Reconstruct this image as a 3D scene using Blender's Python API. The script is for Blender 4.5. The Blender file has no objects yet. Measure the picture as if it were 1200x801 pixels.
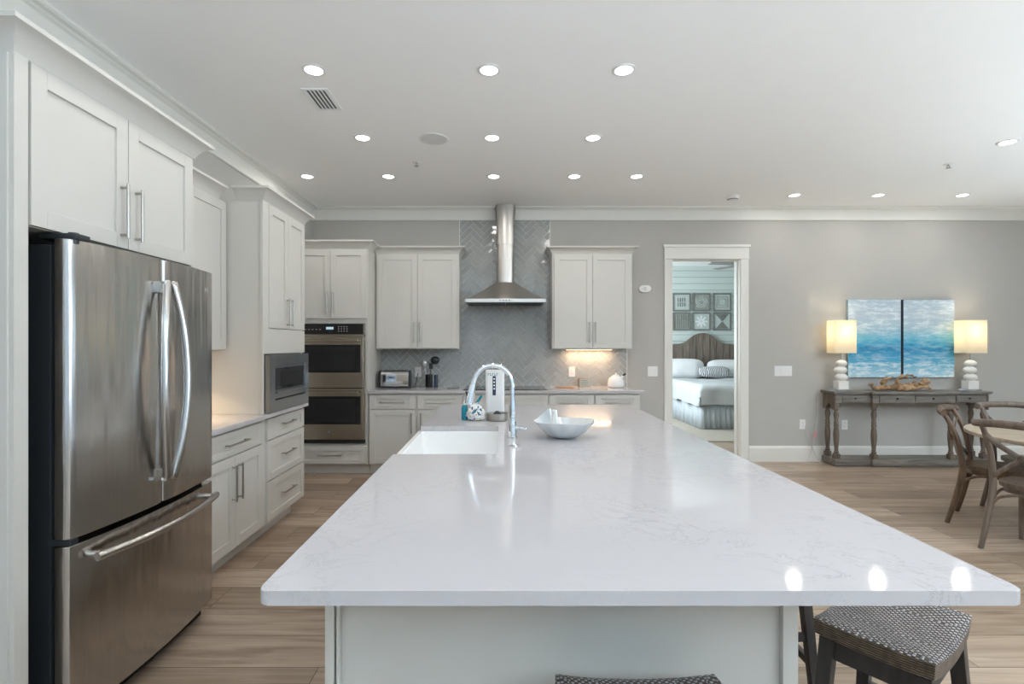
import bpy, bmesh, math, random
from mathutils import Vector, Matrix, noise
random.seed(7)
PI = math.pi
S = bpy.context.scene
COL = S.collection

# ------------------------------------------------------------------ camera, sky, lights, exposure
W_REAR, W_BACK, W_LEFT, W_RIGHT, CEIL = -4.0, 6.2, -2.29, 6.9, 3.07
cam_d = bpy.data.cameras.new('camera')
cam = bpy.data.objects.new('camera', cam_d)
COL.objects.link(cam)
cam.location = (0, 0, 1.41)
cam.rotation_euler = (PI / 2, 0, 0)
cam_d.sensor_width = 36
cam_d.lens = 18.0
cam_d.shift_x = 0.010
cam_d.shift_y = 0.0029
cam_d.clip_start = 0.05
S.camera = cam

S.view_settings.view_transform = 'Standard'
S.view_settings.look = 'None'
S.view_settings.gamma = 1.0
S.view_settings.use_curve_mapping = False
S.view_settings.exposure = 0.32
try:
    S.cycles.use_denoising = True
    S.cycles.denoiser = 'OPENIMAGEDENOISE'
    S.cycles.max_bounces = 12
    S.cycles.diffuse_bounces = 8
    S.cycles.glossy_bounces = 4
    S.cycles.caustics_reflective = False
    S.cycles.caustics_refractive = False
    S.cycles.sample_clamp_indirect = 6.0
    S.cycles.use_light_tree = True
except Exception:
    pass

wd = bpy.data.worlds.new('sky')
S.world = wd
wd.use_nodes = True
wd.node_tree.nodes['Background'].inputs[0].default_value = (0.62, 0.78, 1.0, 1)
wd.node_tree.nodes['Background'].inputs[1].default_value = 1.2

def area(name, loc, rot, sx, sy, energy, color, spread=PI):
    d = bpy.data.lights.new(name, 'AREA')
    d.shape = 'RECTANGLE'
    d.size, d.size_y, d.energy, d.color = sx, sy, energy, color
    d.spread = spread
    o = bpy.data.objects.new(name, d)
    o.location, o.rotation_euler = loc, rot
    COL.objects.link(o)
    return o

DAY = (0.58, 0.80, 1.0)
TILT = 1.05          # upward aim added to brighten the ceiling, as if bounced off sunlit ground
REAR_P, RIGHT_P = 125, 400
# daylight entering by the three tall windows behind the viewer and the one on the right
for i, x in enumerate((-0.9, 1.9, 4.7)):
    area('daylight', (x, W_REAR + 0.12, 1.35), (PI / 2 + TILT + .1, 0, 0), 2.2, 2.3, REAR_P, DAY, 2.1)
for y, wy, pw in ((-1.8, 2.5, 1.2), (1.5, 2.5, .42), (4.4, 1.5, .04)):
    area('daylight', (W_RIGHT - 0.12, y, 1.45), (0, PI / 2 + TILT, 0), 2.2, wy, RIGHT_P * pw, (0.77, 0.90, 1.0), 2.3)
# added lamp brightening the bedroom as if by daylight; its left wall has no window
area('daylight', (1.34, 8.9, 1.7), (0, -PI / 2, 0), 1.7, 2.2, 88, (0.84, 0.94, 1.0))
CAN_POWER = 2.3
CAN_COLOR = (1.0, 0.97, 0.92)

# ------------------------------------------------------------------ materials
def lin(r, g, b):
    f = lambda v: (v / 255 / 12.92) if v / 255 <= 0.04045 else ((v / 255 + 0.055) / 1.055) ** 2.4
    return (f(r), f(g), f(b), 1)

class NT:
    def __init__(self, m):
        self.t = m.node_tree
        self.b = self.t.nodes['Principled BSDF']
        self.out = self.t.nodes['Material Output']
    def n(self, typ, **kw):
        nd = self.t.nodes.new(typ)
        for k, v in kw.items():
            if k.startswith('i_'):
                nd.inputs[k[2:].replace('_', ' ')].default_value = v
            else:
                setattr(nd, k, v)
        return nd
    def l(self, a, b):
        self.t.links.new(a, b)
    def coords(self, scale=(1, 1, 1), kind='Object', rot=(0, 0, 0), loc=(0, 0, 0)):
        tc = self.n('ShaderNodeTexCoord')
        mp = self.n('ShaderNodeMapping')
        mp.inputs['Scale'].default_value = scale
        mp.inputs['Rotation'].default_value = rot
        mp.inputs['Location'].default_value = loc
        self.l(tc.outputs[kind], mp.inputs[0])
        return mp.outputs[0]
    def ramp(self, fac, stops, interp='LINEAR'):
        r = self.n('ShaderNodeValToRGB')
        r.color_ramp.interpolation = interp
        e = r.color_ramp.elements
        while len(e) < len(stops):
            e.new(0.5)
        for el, (p, c) in zip(e, stops):
            el.position, el.color = p, c
        self.l(fac, r.inputs[0])
        return r.outputs[0]
    def mix(self, fac, a, b, blend='MIX'):
        m = self.n('ShaderNodeMix', data_type='RGBA', blend_type=blend)
        if isinstance(fac, (int, float)):
            m.inputs[0].default_value = fac
        else:
            self.l(fac, m.inputs[0])
        for s, v in ((6, a), (7, b)):
            if isinstance(v, tuple):
                m.inputs[s].default_value = v
            else:
                self.l(v, m.inputs[s])
        return m.outputs[2]
    def math(self, op, a, b=0.0):
        m = self.n('ShaderNodeMath', operation=op)
        for s, v in ((0, a), (1, b)):
            if isinstance(v, (int, float)):
                m.inputs[s].default_value = v
            else:
                self.l(v, m.inputs[s])
        return m.outputs[0]
    def bump(self, h, strength=0.2, dist=0.01):
        b = self.n('ShaderNodeBump')
        b.inputs['Strength'].default_value = strength
        b.inputs['Distance'].default_value = dist
        self.l(h, b.inputs['Height'])
        self.l(b.outputs[0], self.b.inputs['Normal'])

MATS = {}
def mat(name, col, rough=0.5, metal=0.0, noise_amt=0.03, nscale=8.0, bump=0.0, bscale=60.0, spec=0.5):
    m = bpy.data.materials.new(name)
    m.use_nodes = True
    t = NT(m)
    t.b.inputs['Roughness'].default_value = rough
    t.b.inputs['Metallic'].default_value = metal
    t.b.inputs['Specular IOR Level'].default_value = spec
    nz = t.n('ShaderNodeTexNoise', i_Scale=nscale, i_Detail=4.0)
    t.l(t.coords(), nz.inputs['Vector'])
    lo = tuple(c * (1 - noise_amt) for c in col[:3]) + (1,)
    hi = tuple(min(1, c * (1 + noise_amt)) for c in col[:3]) + (1,)
    t.l(t.ramp(nz.outputs[0], [(0.3, lo), (0.7, hi)]), t.b.inputs['Base Color'])
    if bump:
        n2 = t.n('ShaderNodeTexNoise', i_Scale=bscale, i_Detail=3.0)
        t.l(t.coords(), n2.inputs['Vector'])
        t.bump(n2.outputs[0], bump, 0.004)
    MATS[name] = m
    return m

CAB = mat('cabinet_paint', lin(206, 204, 199), 0.38, noise_amt=0.008)
TRIM = mat('trim_paint', lin(228, 227, 222), 0.42, noise_amt=0.008)
WALL = mat('wall_paint', lin(184, 182, 178), 0.75, noise_amt=0.012, bump=0.05, bscale=220)
CEILM = mat('ceiling_paint', lin(249, 249, 248), 0.85, noise_amt=0.006)
STEEL = mat('brushed_nickel', lin(176, 172, 166), 0.28, 1.0, 0.03)
CHROME = mat('chrome', lin(225, 228, 232), 0.05, 1.0, 0.01)
BLACKP = mat('black_plastic', lin(26, 27, 29), 0.35)
DARKGAP = mat('dark_gasket', lin(14, 14, 15), 0.7)
FRSIDE = mat('fridge_side_paint', lin(42, 46, 50), 0.4)
WHITEP = mat('white_plastic', lin(236, 236, 236), 0.3, noise_amt=0.01)
PORC = mat('white_porcelain', lin(240, 240, 240), 0.12, noise_amt=0.01)
GREYP = mat('grey_plastic', lin(150, 150, 148), 0.6)
TEAL = mat('teal_plastic', lin(16, 128, 150), 0.25)
NAVY = mat('navy_print', lin(30, 44, 72), 0.4)
BEDW = mat('white_bed_linen', lin(226, 228, 230), 0.9, noise_amt=0.03, bump=0.25, bscale=25)
DUVETM = mat('grey_duvet_cotton', lin(196, 200, 202), 0.9, noise_amt=0.05, nscale=3, bump=0.4, bscale=9)
SKIRTM = mat('pale_bed_skirt', lin(192, 200, 206), 0.9, noise_amt=0.05)
RUGM = mat('beige_carpet', lin(176, 168, 156), 0.95, noise_amt=0.08, nscale=60, bump=0.5, bscale=300)
PLATEAC = mat('clear_acrylic', lin(240, 244, 246), 0.05)
KNOBD = mat('aged_bronze', lin(52, 48, 44), 0.4, 0.8)
CROCK = mat('black_glaze', lin(20, 21, 24), 0.12)
TINF = mat('weathered_frame_wood', lin(118, 120, 116), 0.8, noise_amt=0.25, nscale=30)
TINL = mat('pale_carved_panel', lin(186, 196, 192), 0.7, noise_amt=0.12, nscale=40)
TIND = mat('grey_carved_panel', lin(150, 154, 148), 0.8, noise_amt=0.2, nscale=40)
GREEN = mat('pale_sage_print', lin(186, 192, 182), 0.6)
PINK = mat('pink_plug', lin(214, 150, 150), 0.5)
CORD = mat('clear_cord', lin(200, 196, 190), 0.4)
STONEW = mat('white_plaster', lin(236, 234, 230), 0.45, noise_amt=0.02)
BOWLM = mat('white_glass', lin(232, 238, 242), 0.06, noise_amt=0.01)
for m_ in (BOWLM, PLATEAC):
    m_.node_tree.nodes['Principled BSDF'].inputs['Transmission Weight'].default_value = 0.35 if m_ is BOWLM else 0.8

def emis(name, col, strength):
    m = bpy.data.materials.new(name)
    m.use_nodes = True
    b = m.node_tree.nodes['Principled BSDF']
    b.inputs['Base Color'].default_value = col
    b.inputs['Emission Color'].default_value = col
    b.inputs['Emission Strength'].default_value = strength
    return m
LAMPON = emis('lit_lens', lin(255, 250, 240), 9.0)
BULBON = emis('lit_bulb', lin(255, 226, 180), 4.0)
PUCKON = emis('lit_puck', lin(255, 214, 160), 6.0)
DISPLAY = emis('display_lit', lin(170, 200, 210), 0.5)

def wood(name, dark, light, rough=0.5, scale=(1, 14, 14), ring=2.2):
    m = bpy.data.materials.new(name)
    m.use_nodes = True
    t = NT(m)
    co = t.coords(scale)
    nz = t.n('ShaderNodeTexNoise', i_Scale=ring, i_Detail=6.0, i_Distortion=1.2)
    t.l(co, nz.inputs['Vector'])
    t.l(t.ramp(nz.outputs[0], [(0.3, dark), (0.7, light)]), t.b.inputs['Base Color'])
    t.b.inputs['Roughness'].default_value = rough
    t.bump(nz.outputs[0], 0.15, 0.004)
    return m
CHAIRW = wood('bentwood_oak', lin(74, 55, 40), lin(112, 88, 67), 0.42, (9, 9, 1.5))
CHAIRG = wood('weathered_bentwood', lin(88, 76, 67), lin(122, 107, 95), 0.42, (9, 9, 1.5))
CONSW = wood('weathered_grey_wood', lin(92, 86, 80), lin(140, 134, 127), 0.6, (1.2, 14, 14))
CONSL = wood('weathered_brown_leg', lin(78, 66, 56), lin(122, 108, 95), 0.6, (14, 14, 1.2))
STOOLW = wood('espresso_wood', lin(34, 30, 29), lin(58, 52, 50), 0.4, (12, 12, 1.5))
DRIFT = wood('driftwood', lin(112, 80, 54), lin(196, 164, 128), 0.8, (10, 10, 10), 1.2)
HEADW = wood('reclaimed_headboard', lin(84, 75, 68), lin(138, 126, 115), 0.7, (12, 12, 0.8))
TABLEW = wood('table_oak', lin(150, 134, 116), lin(186, 172, 154), 0.32, (1.2, 14, 14))
HONEY = wood('honey_wood', lin(150, 100, 62), lin(186, 134, 90), 0.5, (9, 9, 1.5))

def quartz():
    m = bpy.data.materials.new('white_quartz')
    m.use_nodes = True
    t = NT(m)
    co = t.coords((1, 1, 1))
    wv = t.n('ShaderNodeTexNoise', i_Scale=5.0, i_Detail=8.0, i_Roughness=0.7, i_Distortion=1.6)
    t.l(co, wv.inputs['Vector'])
    v = t.math('ABSOLUTE', t.math('SUBTRACT', wv.outputs[0], 0.5))
    c1 = t.ramp(v, [(0.0, lin(172, 169, 173)), (0.008, lin(188, 185, 188)), (0.02, lin(195, 192, 195))])
    n2 = t.n('ShaderNodeTexNoise', i_Scale=1.7, i_Detail=3.0)
    t.l(co, n2.inputs['Vector'])
    k = t.ramp(n2.outputs[0], [(0.42, (0, 0, 0, 1)), (0.62, (1, 1, 1, 1))])
    t.l(t.mix(k, lin(194, 191, 194), c1), t.b.inputs['Base Color'])
    t.b.inputs['Roughness'].default_value = 0.07
    return m
QUARTZ = quartz()

def stainless(name, base, rough, wav=0.0, vertical=True):
    m = bpy.data.materials.new(name)
    m.use_nodes = True
    t = NT(m)
    t.b.inputs['Metallic'].default_value = 1.0
    co = t.coords((3, 3, 240) if not vertical else (240, 240, 2))
    nz = t.n('ShaderNodeTexNoise', i_Scale=1.0, i_Detail=3.0)
    t.l(co, nz.inputs['Vector'])
    lo = tuple(c * 0.92 for c in base[:3]) + (1,)
    t.l(t.ramp(nz.outputs[0], [(0.3, lo), (0.7, base)]), t.b.inputs['Base Color'])
    rr = t.math('MULTIPLY_ADD', nz.outputs[0], 0.10)
    rr.node.inputs[2].default_value = rough - 0.05
    t.l(rr, t.b.inputs['Roughness'])
    if wav:
        n2 = t.n('ShaderNodeTexNoise', i_Scale=1.0, i_Detail=2.0)
        t.l(t.coords((9, 9, 1.1)), n2.inputs['Vector'])
        t.bump(n2.outputs[0], wav, 0.02)
    return m
FRIDGEM = stainless('fridge_stainless', lin(190, 186, 182), 0.2, 0.5)
OVENM = stainless('oven_stainless', lin(196, 186, 172), 0.24, 0.0, False)
MICROM = stainless('microwave_stainless', lin(168, 168, 168), 0.24, 0.0, False)
HOODM = stainless('hood_stainless', lin(205, 200, 194), 0.34, 0.0, False)

def glassblack():
    m = bpy.data.materials.new('black_glass')
    m.use_nodes = True
    t = NT(m)
    nz = t.n('ShaderNodeTexNoise', i_Scale=3.0)
    t.l(t.coords(), nz.inputs['Vector'])
    t.l(t.ramp(nz.outputs[0], [(0.3, lin(30, 31, 33)), (0.7, lin(38, 38, 40))]), t.b.inputs['Base Color'])
    t.b.inputs['Roughness'].default_value = 0.06
    return m
BGLASS = glassblack()

def pane_glass():
    m = bpy.data.materials.new('window_glass')
    m.use_nodes = True
    t = NT(m)
    t.b.inputs['Base Color'].default_value = (0.9, 0.97, 0.96, 1)
    t.b.inputs['Roughness'].default_value = 0.0
    t.b.inputs['Transmission Weight'].default_value = 1.0
    t.b.inputs['IOR'].default_value = 1.1
    return m
PANE = pane_glass()

def floor_mat():
    m = bpy.data.materials.new('wood_look_plank_tile')
    m.use_nodes = True
    t = NT(m)
    PW = 0.2475
    co = t.coords((1, 1, 1), loc=(0.35, -2.488 + PW * 12, 0))
    br = t.n('ShaderNodeTexBrick')
    br.offset, br.offset_frequency, br.squash = 0.37, 2, 1.0
    br.inputs['Scale'].default_value = 1.0
    br.inputs['Mortar Size'].default_value = 0.0022
    br.inputs['Mortar Smooth'].default_value = 0.1
    br.inputs['Bias'].default_value = 0.0
    br.inputs['Brick Width'].default_value = 1.22
    br.inputs['Row Height'].default_value = PW
    br.inputs['Color1'].default_value = (0, 0, 0, 1)
    br.inputs['Color2'].default_value = (1, 1, 1, 1)
    br.inputs['Mortar'].default_value = (0.5, 0.5, 0.5, 1)
    t.l(co, br.inputs['Vector'])
    tone = br.outputs['Color']
    # grain: noise stretched along X, shifted per plank
    off = t.n('ShaderNodeVectorMath', operation='SCALE')
    off.inputs['Scale'].default_value = 7.0
    t.l(tone, off.inputs[0])
    add = t.n('ShaderNodeVectorMath', operation='ADD')
    t.l(co, add.inputs[0]); t.l(off.outputs[0], add.inputs[1])
    mp = t.n('ShaderNodeMapping')
    mp.inputs['Scale'].default_value = (0.9, 13, 1)
    t.l(add.outputs[0], mp.inputs[0])
    g1 = t.n('ShaderNodeTexNoise', i_Scale=1.6, i_Detail=8.0, i_Roughness=0.62, i_Distortion=0.7)
    t.l(mp.outputs[0], g1.inputs['Vector'])
    grain = t.ramp(g1.outputs[0], [(0.28, lin(136, 116, 100)), (0.45, lin(172, 152, 133)), (0.58, lin(190, 170, 151)), (0.75, lin(206, 188, 170))])
    shade = t.ramp(tone, [(0.0, lin(206, 200, 194)), (1.0, lin(255, 255, 255))])
    c = t.mix(1.0, grain, shade, 'MULTIPLY')
    c = t.mix(br.outputs['Fac'], c, lin(92, 78, 66))
    t.l(c, t.b.inputs['Base Color'])
    t.b.inputs['Roughness'].default_value = 0.36
    inv = t.math('SUBTRACT', 1.0, br.outputs['Fac'])
    t.bump(inv, 0.4, 0.002)
    return m
FLOORM = floor_mat()

def tile_mat():
    m = bpy.data.materials.new('glazed_grey_tile')
    m.use_nodes = True
    t = NT(m)
    g = t.n('ShaderNodeNewGeometry')
    c = t.ramp(g.outputs['Random Per Island'], [(0.0, lin(158, 161, 160)), (1.0, lin(168, 171, 170))])
    t.l(c, t.b.inputs['Base Color'])
    t.b.inputs['Roughness'].default_value = 0.05
    nz = t.n('ShaderNodeTexNoise', i_Scale=22.0, i_Detail=1.5)
    t.l(t.coords(), nz.inputs['Vector'])
    t.bump(nz.outputs[0], 0.07, 0.02)
    return m
TILEM = tile_mat()
GROUT = mat('pale_grout', lin(214, 214, 211), 0.8)

def shiplap_mat():
    m = bpy.data.materials.new('pale_aqua_shiplap')
    m.use_nodes = True
    t = NT(m)
    tc = t.n('ShaderNodeTexCoord')
    sx = t.n('ShaderNodeSeparateXYZ')
    t.l(tc.outputs['Object'], sx.inputs[0])
    fr = t.math('FRACT', t.math('DIVIDE', sx.outputs[2], 0.135))
    line = t.math('LESS_THAN', fr, 0.06)
    t.l(t.mix(line, lin(205, 216, 213), lin(140, 155, 154)), t.b.inputs['Base Color'])
    t.b.inputs['Roughness'].default_value = 0.6
    t.bump(t.math('SUBTRACT', 1.0, line), 0.6, 0.006)
    return m
SHIP = shiplap_mat()

def seascape(name, seed):
    m = bpy.data.materials.new(name)
    m.use_nodes = True
    t = NT(m)
    co = t.coords((1, 1, 1), 'Generated', loc=(seed, 0, 0))
    tc = t.n('ShaderNodeTexCoord')
    sx = t.n('ShaderNodeSeparateXYZ')
    t.l(tc.outputs['Generated'], sx.inputs[0])
    mp = t.n('ShaderNodeMapping'); mp.inputs['Scale'].default_value = (2.2, 1, 11)
    t.l(co, mp.inputs[0])
    nz = t.n('ShaderNodeTexNoise', i_Scale=2.2, i_Detail=7.0, i_Roughness=0.65, i_Distortion=0.6)
    t.l(mp.outputs[0], nz.inputs['Vector'])
    zz = t.math('ADD', sx.outputs[2], t.math('MULTIPLY', t.math('SUBTRACT', nz.outputs[0], 0.5), 0.30))
    base = t.ramp(zz, [(0.0, lin(176, 212, 228)), (0.10, lin(140, 194, 216)), (0.20, lin(84, 168, 202)), (0.335, lin(44, 146, 190)),
                       (0.36, lin(24, 118, 168)), (0.39, lin(40, 148, 190)), (0.50, lin(104, 184, 208)), (0.62, lin(170, 200, 214)), (0.8, lin(188, 204, 216)), (1.0, lin(176, 196, 212))])
    n2 = t.n('ShaderNodeTexNoise', i_Scale=5.0, i_Detail=6.0, i_Roughness=0.7)
    mp2 = t.n('ShaderNodeMapping'); mp2.inputs['Scale'].default_value = (0.7, 1, 4.2)
    t.l(co, mp2.inputs[0]); t.l(mp2.outputs[0], n2.inputs['Vector'])
    foam = t.ramp(n2.outputs[0], [(0.47, (0, 0, 0, 1)), (0.60, (1, 1, 1, 1))])
    band = t.ramp(sx.outputs[2], [(0.02, (1, 1, 1, 1)), (0.16, (0.7, 0.7, 0.7, 1)), (0.27, (0.25, 0.25, 0.25, 1)), (0.5, (0.15, 0.15, 0.15, 1)), (0.66, (0.75, 0.75, 0.75, 1)), (1.0, (0.6, 0.6, 0.6, 1))])
    t.l(t.mix(t.math('MULTIPLY', foam, band), base, lin(240, 246, 248)), t.b.inputs['Base Color'])
    t.b.inputs['Roughness'].default_value = 0.55
    t.bump(n2.outputs[0], 0.3, 0.006)
    return m

def weave(name, light, dark, cell, rough=0.6):
    """basket weave: light strands standing on a darker ground"""
    m = bpy.data.materials.new(name)
    m.use_nodes = True
    t = NT(m)
    k = 1.0 / cell
    w = []
    tc = t.n('ShaderNodeTexCoord')
    sx = t.n('ShaderNodeSeparateXYZ')
    t.l(tc.outputs['Object'], sx.inputs[0])
    par = t.math('ADD', t.math('ADD', t.math('FLOOR', t.math('MULTIPLY', sx.outputs[0], k)), t.math('FLOOR', t.math('MULTIPLY', sx.outputs[1], k))), t.math('FLOOR', t.math('MULTIPLY', sx.outputs[2], k)))
    chk = t.math('MODULO', t.math('ABSOLUTE', par), 2.0)
    sa = t.math('ABSOLUTE', t.math('SINE', t.math('MULTIPLY', sx.outputs[0], k * PI)))
    sb = t.math('ABSOLUTE', t.math('SINE', t.math('MULTIPLY', sx.outputs[1], k * PI)))
    h = t.math('MULTIPLY', chk, t.math('MULTIPLY', sa, sb))
    hh = t.math('ADD', h, t.math('MULTIPLY', t.math('SUBTRACT', 1.0, chk), 0.1))
    nz = t.n('ShaderNodeTexNoise', i_Scale=14.0, i_Detail=3.0)
    t.l(tc.outputs['Object'], nz.inputs['Vector'])
    lt = t.ramp(nz.outputs[0], [(0.35, tuple(c * 0.7 for c in light[:3]) + (1,)), (0.65, light)])
    t.l(t.mix(t.ramp(h, [(0.10, (0, 0, 0, 1)), (0.30, (1, 1, 1, 1))]), dark, lt), t.b.inputs['Base Color'])
    t.b.inputs['Roughness'].default_value = rough
    t.bump(hh, 0.8, 0.005)
    return m
WEAVE = weave('woven_seagrass', lin(190, 190, 194), lin(72, 58, 48), 0.0085, 0.42)
def side_weave():
    m = bpy.data.materials.new('woven_seagrass_side')
    m.use_nodes = True
    t = NT(m)
    wv = t.n('ShaderNodeTexWave', i_Scale=46.0, i_Distortion=1.5, i_Detail=1.0)
    wv.bands_direction = 'Z'
    t.l(t.coords(), wv.inputs['Vector'])
    nz = t.n('ShaderNodeTexNoise', i_Scale=60.0, i_Detail=3.0)
    t.l(t.coords((1, 1, .4)), nz.inputs['Vector'])
    t.l(t.ramp(t.math('MULTIPLY', wv.outputs[0], nz.outputs[0]), [(0.1, lin(52, 42, 35)), (0.55, lin(140, 118, 98))]), t.b.inputs['Base Color'])
    t.b.inputs['Roughness'].default_value = 0.55
    t.bump(wv.outputs[0], 0.7, 0.004)
    return m
WEAVES = side_weave()

def shade_mat():
    m = bpy.data.materials.new('cream_linen_shade')
    m.use_nodes = True
    t = NT(m)
    nz = t.n('ShaderNodeTexNoise', i_Scale=120.0)
    t.l(t.coords(), nz.inputs['Vector'])
    c = t.ramp(nz.outputs[0], [(0.3, lin(238, 233, 220)), (0.7, lin(247, 243, 232))])
    t.l(c, t.b.inputs['Base Color'])
    t.b.inputs['Roughness'].default_value = 0.9
    tr = t.n('ShaderNodeBsdfTranslucent')
    t.l(c, tr.inputs[0])
    mx = t.n('ShaderNodeMixShader')
    mx.inputs[0].default_value = 0.55
    t.l(t.b.outputs[0], mx.inputs[1]); t.l(tr.outputs[0], mx.inputs[2])
    t.l(mx.outputs[0], t.out.inputs['Surface'])
    return m
SHADE = shade_mat()

def printed_bag():
    m = bpy.data.materials.new('printed_wrapper')
    m.use_nodes = True
    t = NT(m)
    v = t.n('ShaderNodeTexNoise', i_Scale=38.0, i_Detail=2.0)
    t.l(t.coords(), v.inputs['Vector'])
    c = t.ramp(v.outputs[0], [(0.0, lin(40, 130, 160)), (0.36, lin(70, 90, 110)), (0.42, lin(228, 230, 232)), (0.60, lin(236, 236, 236)), (0.64, lin(214, 204, 130)), (0.70, lin(120, 130, 140))], 'CONSTANT')
    t.l(c, t.b.inputs['Base Color'])
    t.b.inputs['Roughness'].default_value = 0.25
    return m
BAGM = printed_bag()

def damask():
    m = bpy.data.materials.new('grey_patterned_pillow')
    m.use_nodes = True
    t = NT(m)
    wv = t.n('ShaderNodeTexWave', i_Scale=9.0, i_Distortion=6.0)
    t.l(t.coords(), wv.inputs['Vector'])
    t.l(t.ramp(wv.outputs[0], [(0.45, lin(120, 122, 126)), (0.6, lin(214, 216, 218))]), t.b.inputs['Base Color'])
    t.b.inputs['Roughness'].default_value = 0.9
    return m
PILP = damask()

# ------------------------------------------------------------------ mesh helpers
class MB:
    """collects shapes in one bmesh; off is subtracted on build so shapes can be given in room coordinates"""
    def __init__(self, off=(0, 0, 0)):
        self.bm = bmesh.new()
        self.off = Vector(off)
    def box(self, x0, x1, y0, y1, z0, z1, bev=0.0, seg=2):
        x0, x1 = min(x0, x1), max(x0, x1); y0, y1 = min(y0, y1), max(y0, y1); z0, z1 = min(z0, z1), max(z0, z1)
        r = bmesh.ops.create_cube(self.bm, size=1)
        vs = r['verts']
        for v in vs:
            v.co = Vector((x0 if v.co.x < 0 else x1, y0 if v.co.y < 0 else y1, z0 if v.co.z < 0 else z1))
        if bev:
            es = set()
            for v in vs:
                es.update(v.link_edges)
            bmesh.ops.bevel(self.bm, geom=list(es), offset=bev, segments=seg, affect='EDGES', profile=0.5)
        return self
    def obox(self, c, ax, ay, az, bev=0.0):
        """oriented box: centre and three half-axis vectors"""
        r = bmesh.ops.create_cube(self.bm, size=2)
        c, ax, ay, az = Vector(c), Vector(ax), Vector(ay), Vector(az)
        vs = r['verts']
        for v in vs:
            v.co = c + ax * v.co.x + ay * v.co.y + az * v.co.z
        if bev:
            es = set()
            for v in vs:
                es.update(v.link_edges)
            bmesh.ops.bevel(self.bm, geom=list(es), offset=bev, segments=2, affect='EDGES', profile=0.5)
        return self
    def bar(self, p0, p1, w0, w1=None, d0=None, d1=None, side=(0, 0, 1), bev=0.002):
        """tapered rectangular bar"""
        p0, p1 = Vector(p0), Vector(p1)
        w1 = w0 if w1 is None else w1
        d0 = w0 if d0 is None else d0
        d1 = d0 * w1 / w0 if d1 is None else d1
        t = (p1 - p0).normalized()
        s = Vector(side)
        u = t.cross(s)
        if u.length < 1e-4:
            u = t.cross(Vector((1, 0, 0)))
        u.normalize()
        v = u.cross(t).normalized()
        vs = []
        for p, w, d in ((p0, w0, d0), (p1, w1, d1)):
            for a, b in ((-1, -1), (1, -1), (1, 1), (-1, 1)):
                vs.append(self.bm.verts.new(p + u * (a * w / 2) + v * (b * d / 2)))
        fs = [self.bm.faces.new([vs[i] for i in q]) for q in ((3, 2, 1, 0), (4, 5, 6, 7), (0, 1, 5, 4), (1, 2, 6, 5), (2, 3, 7, 6), (3, 0, 4, 7))]
        if bev:
            es = set()
            for f in fs:
                es.update(f.edges)
            bmesh.ops.bevel(self.bm, geom=list(es), offset=bev, segments=2, affect='EDGES', profile=0.5)
        return self
    def tube(self, pts, r, seg=10, flat=1.0, up=(0, 0, 1), cap=True):
        pts = [Vector(p) for p in pts]
        n = len(pts)
        rs = [r] * n if isinstance(r, (int, float)) else list(r)
        if len(rs) != n:
            m = len(rs)
            rs = [rs[min(m - 1, int(i * (m - 1) / (n - 1)))] * (1 - (i * (m - 1) / (n - 1)) % 1) + rs[min(m - 1, int(i * (m - 1) / (n - 1)) + 1)] * ((i * (m - 1) / (n - 1)) % 1) for i in range(n)]
        rings = []
        u = None
        for i, p in enumerate(pts):
            t = (pts[min(i + 1, n - 1)] - pts[max(i - 1, 0)]).normalized()
            if u is None:
                u = Vector(up).cross(t)
                if u.length < 1e-3:
                    u = Vector((1, 0, 0)).cross(t)
            u = (u - t * u.dot(t)).normalized()
            v = t.cross(u).normalized()
            rings.append([self.bm.verts.new(p + u * (math.cos(2 * PI * k / seg) * rs[i]) + v * (math.sin(2 * PI * k / seg) * rs[i] * flat)) for k in range(seg)])
        for a, b in zip(rings, rings[1:]):
            for k in range(seg):
                self.bm.faces.new((a[k], a[(k + 1) % seg], b[(k + 1) % seg], b[k]))
        if cap:
            self.bm.faces.new(rings[0][::-1]); self.bm.faces.new(rings[-1])
        return self
    def lathe(self, prof, c=(0, 0, 0), seg=24, axis='Z', sx=1.0, sy=1.0, loop=False):
        """prof: (radius, height) pairs; closed at radius 0"""
        c = Vector(c)
        def P(a, r, h):
            x, y = math.cos(a) * r * sx, math.sin(a) * r * sy
            return c + (Vector((x, y, h)) if axis == 'Z' else Vector((x, -h, y)) if axis == 'Y' else Vector((h, x, y)))
        rings = []
        for r, h in prof:
            if r < 1e-6:
                rings.append([self.bm.verts.new(P(0, 0, h))])
            else:
                rings.append([self.bm.verts.new(P(2 * PI * k / seg, r, h)) for k in range(seg)])
        for a, b in zip(rings, rings[1:] + (rings[:1] if loop else [])):
            for k in range(seg):
                k2 = (k + 1) % seg
                if len(a) == 1 and len(b) == 1:
                    continue
                if len(a) == 1:
                    self.bm.faces.new((a[0], b[k2], b[k]))
                elif len(b) == 1:
                    self.bm.faces.new((a[k], a[k2], b[0]))
                else:
                    self.bm.faces.new((a[k], a[k2], b[k2], b[k]))
        for rg, flip in ((rings[0], True), (rings[-1], False)):
            if len(rg) > 1 and not loop:
                self.bm.faces.new(rg[::-1] if flip else rg)
        return self
    def prism(self, poly, h0, h1, axis='Z', bev=0.0):
        """extrude a 2D outline; axis Z: (x,y); Y: (x,z); X: (y,z)"""
        def P(p, h):
            return (p[0], p[1], h) if axis == 'Z' else (p[0], h, p[1]) if axis == 'Y' else (h, p[0], p[1])
        a = [self.bm.verts.new(P(p, h0)) for p in poly]
        b = [self.bm.verts.new(P(p, h1)) for p in poly]
        n = len(poly)
        f0 = self.bm.faces.new(a[::-1]); f1 = self.bm.faces.new(b)
        for k in range(n):
            self.bm.faces.new((a[k], a[(k + 1) % n], b[(k + 1) % n], b[k]))
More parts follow.
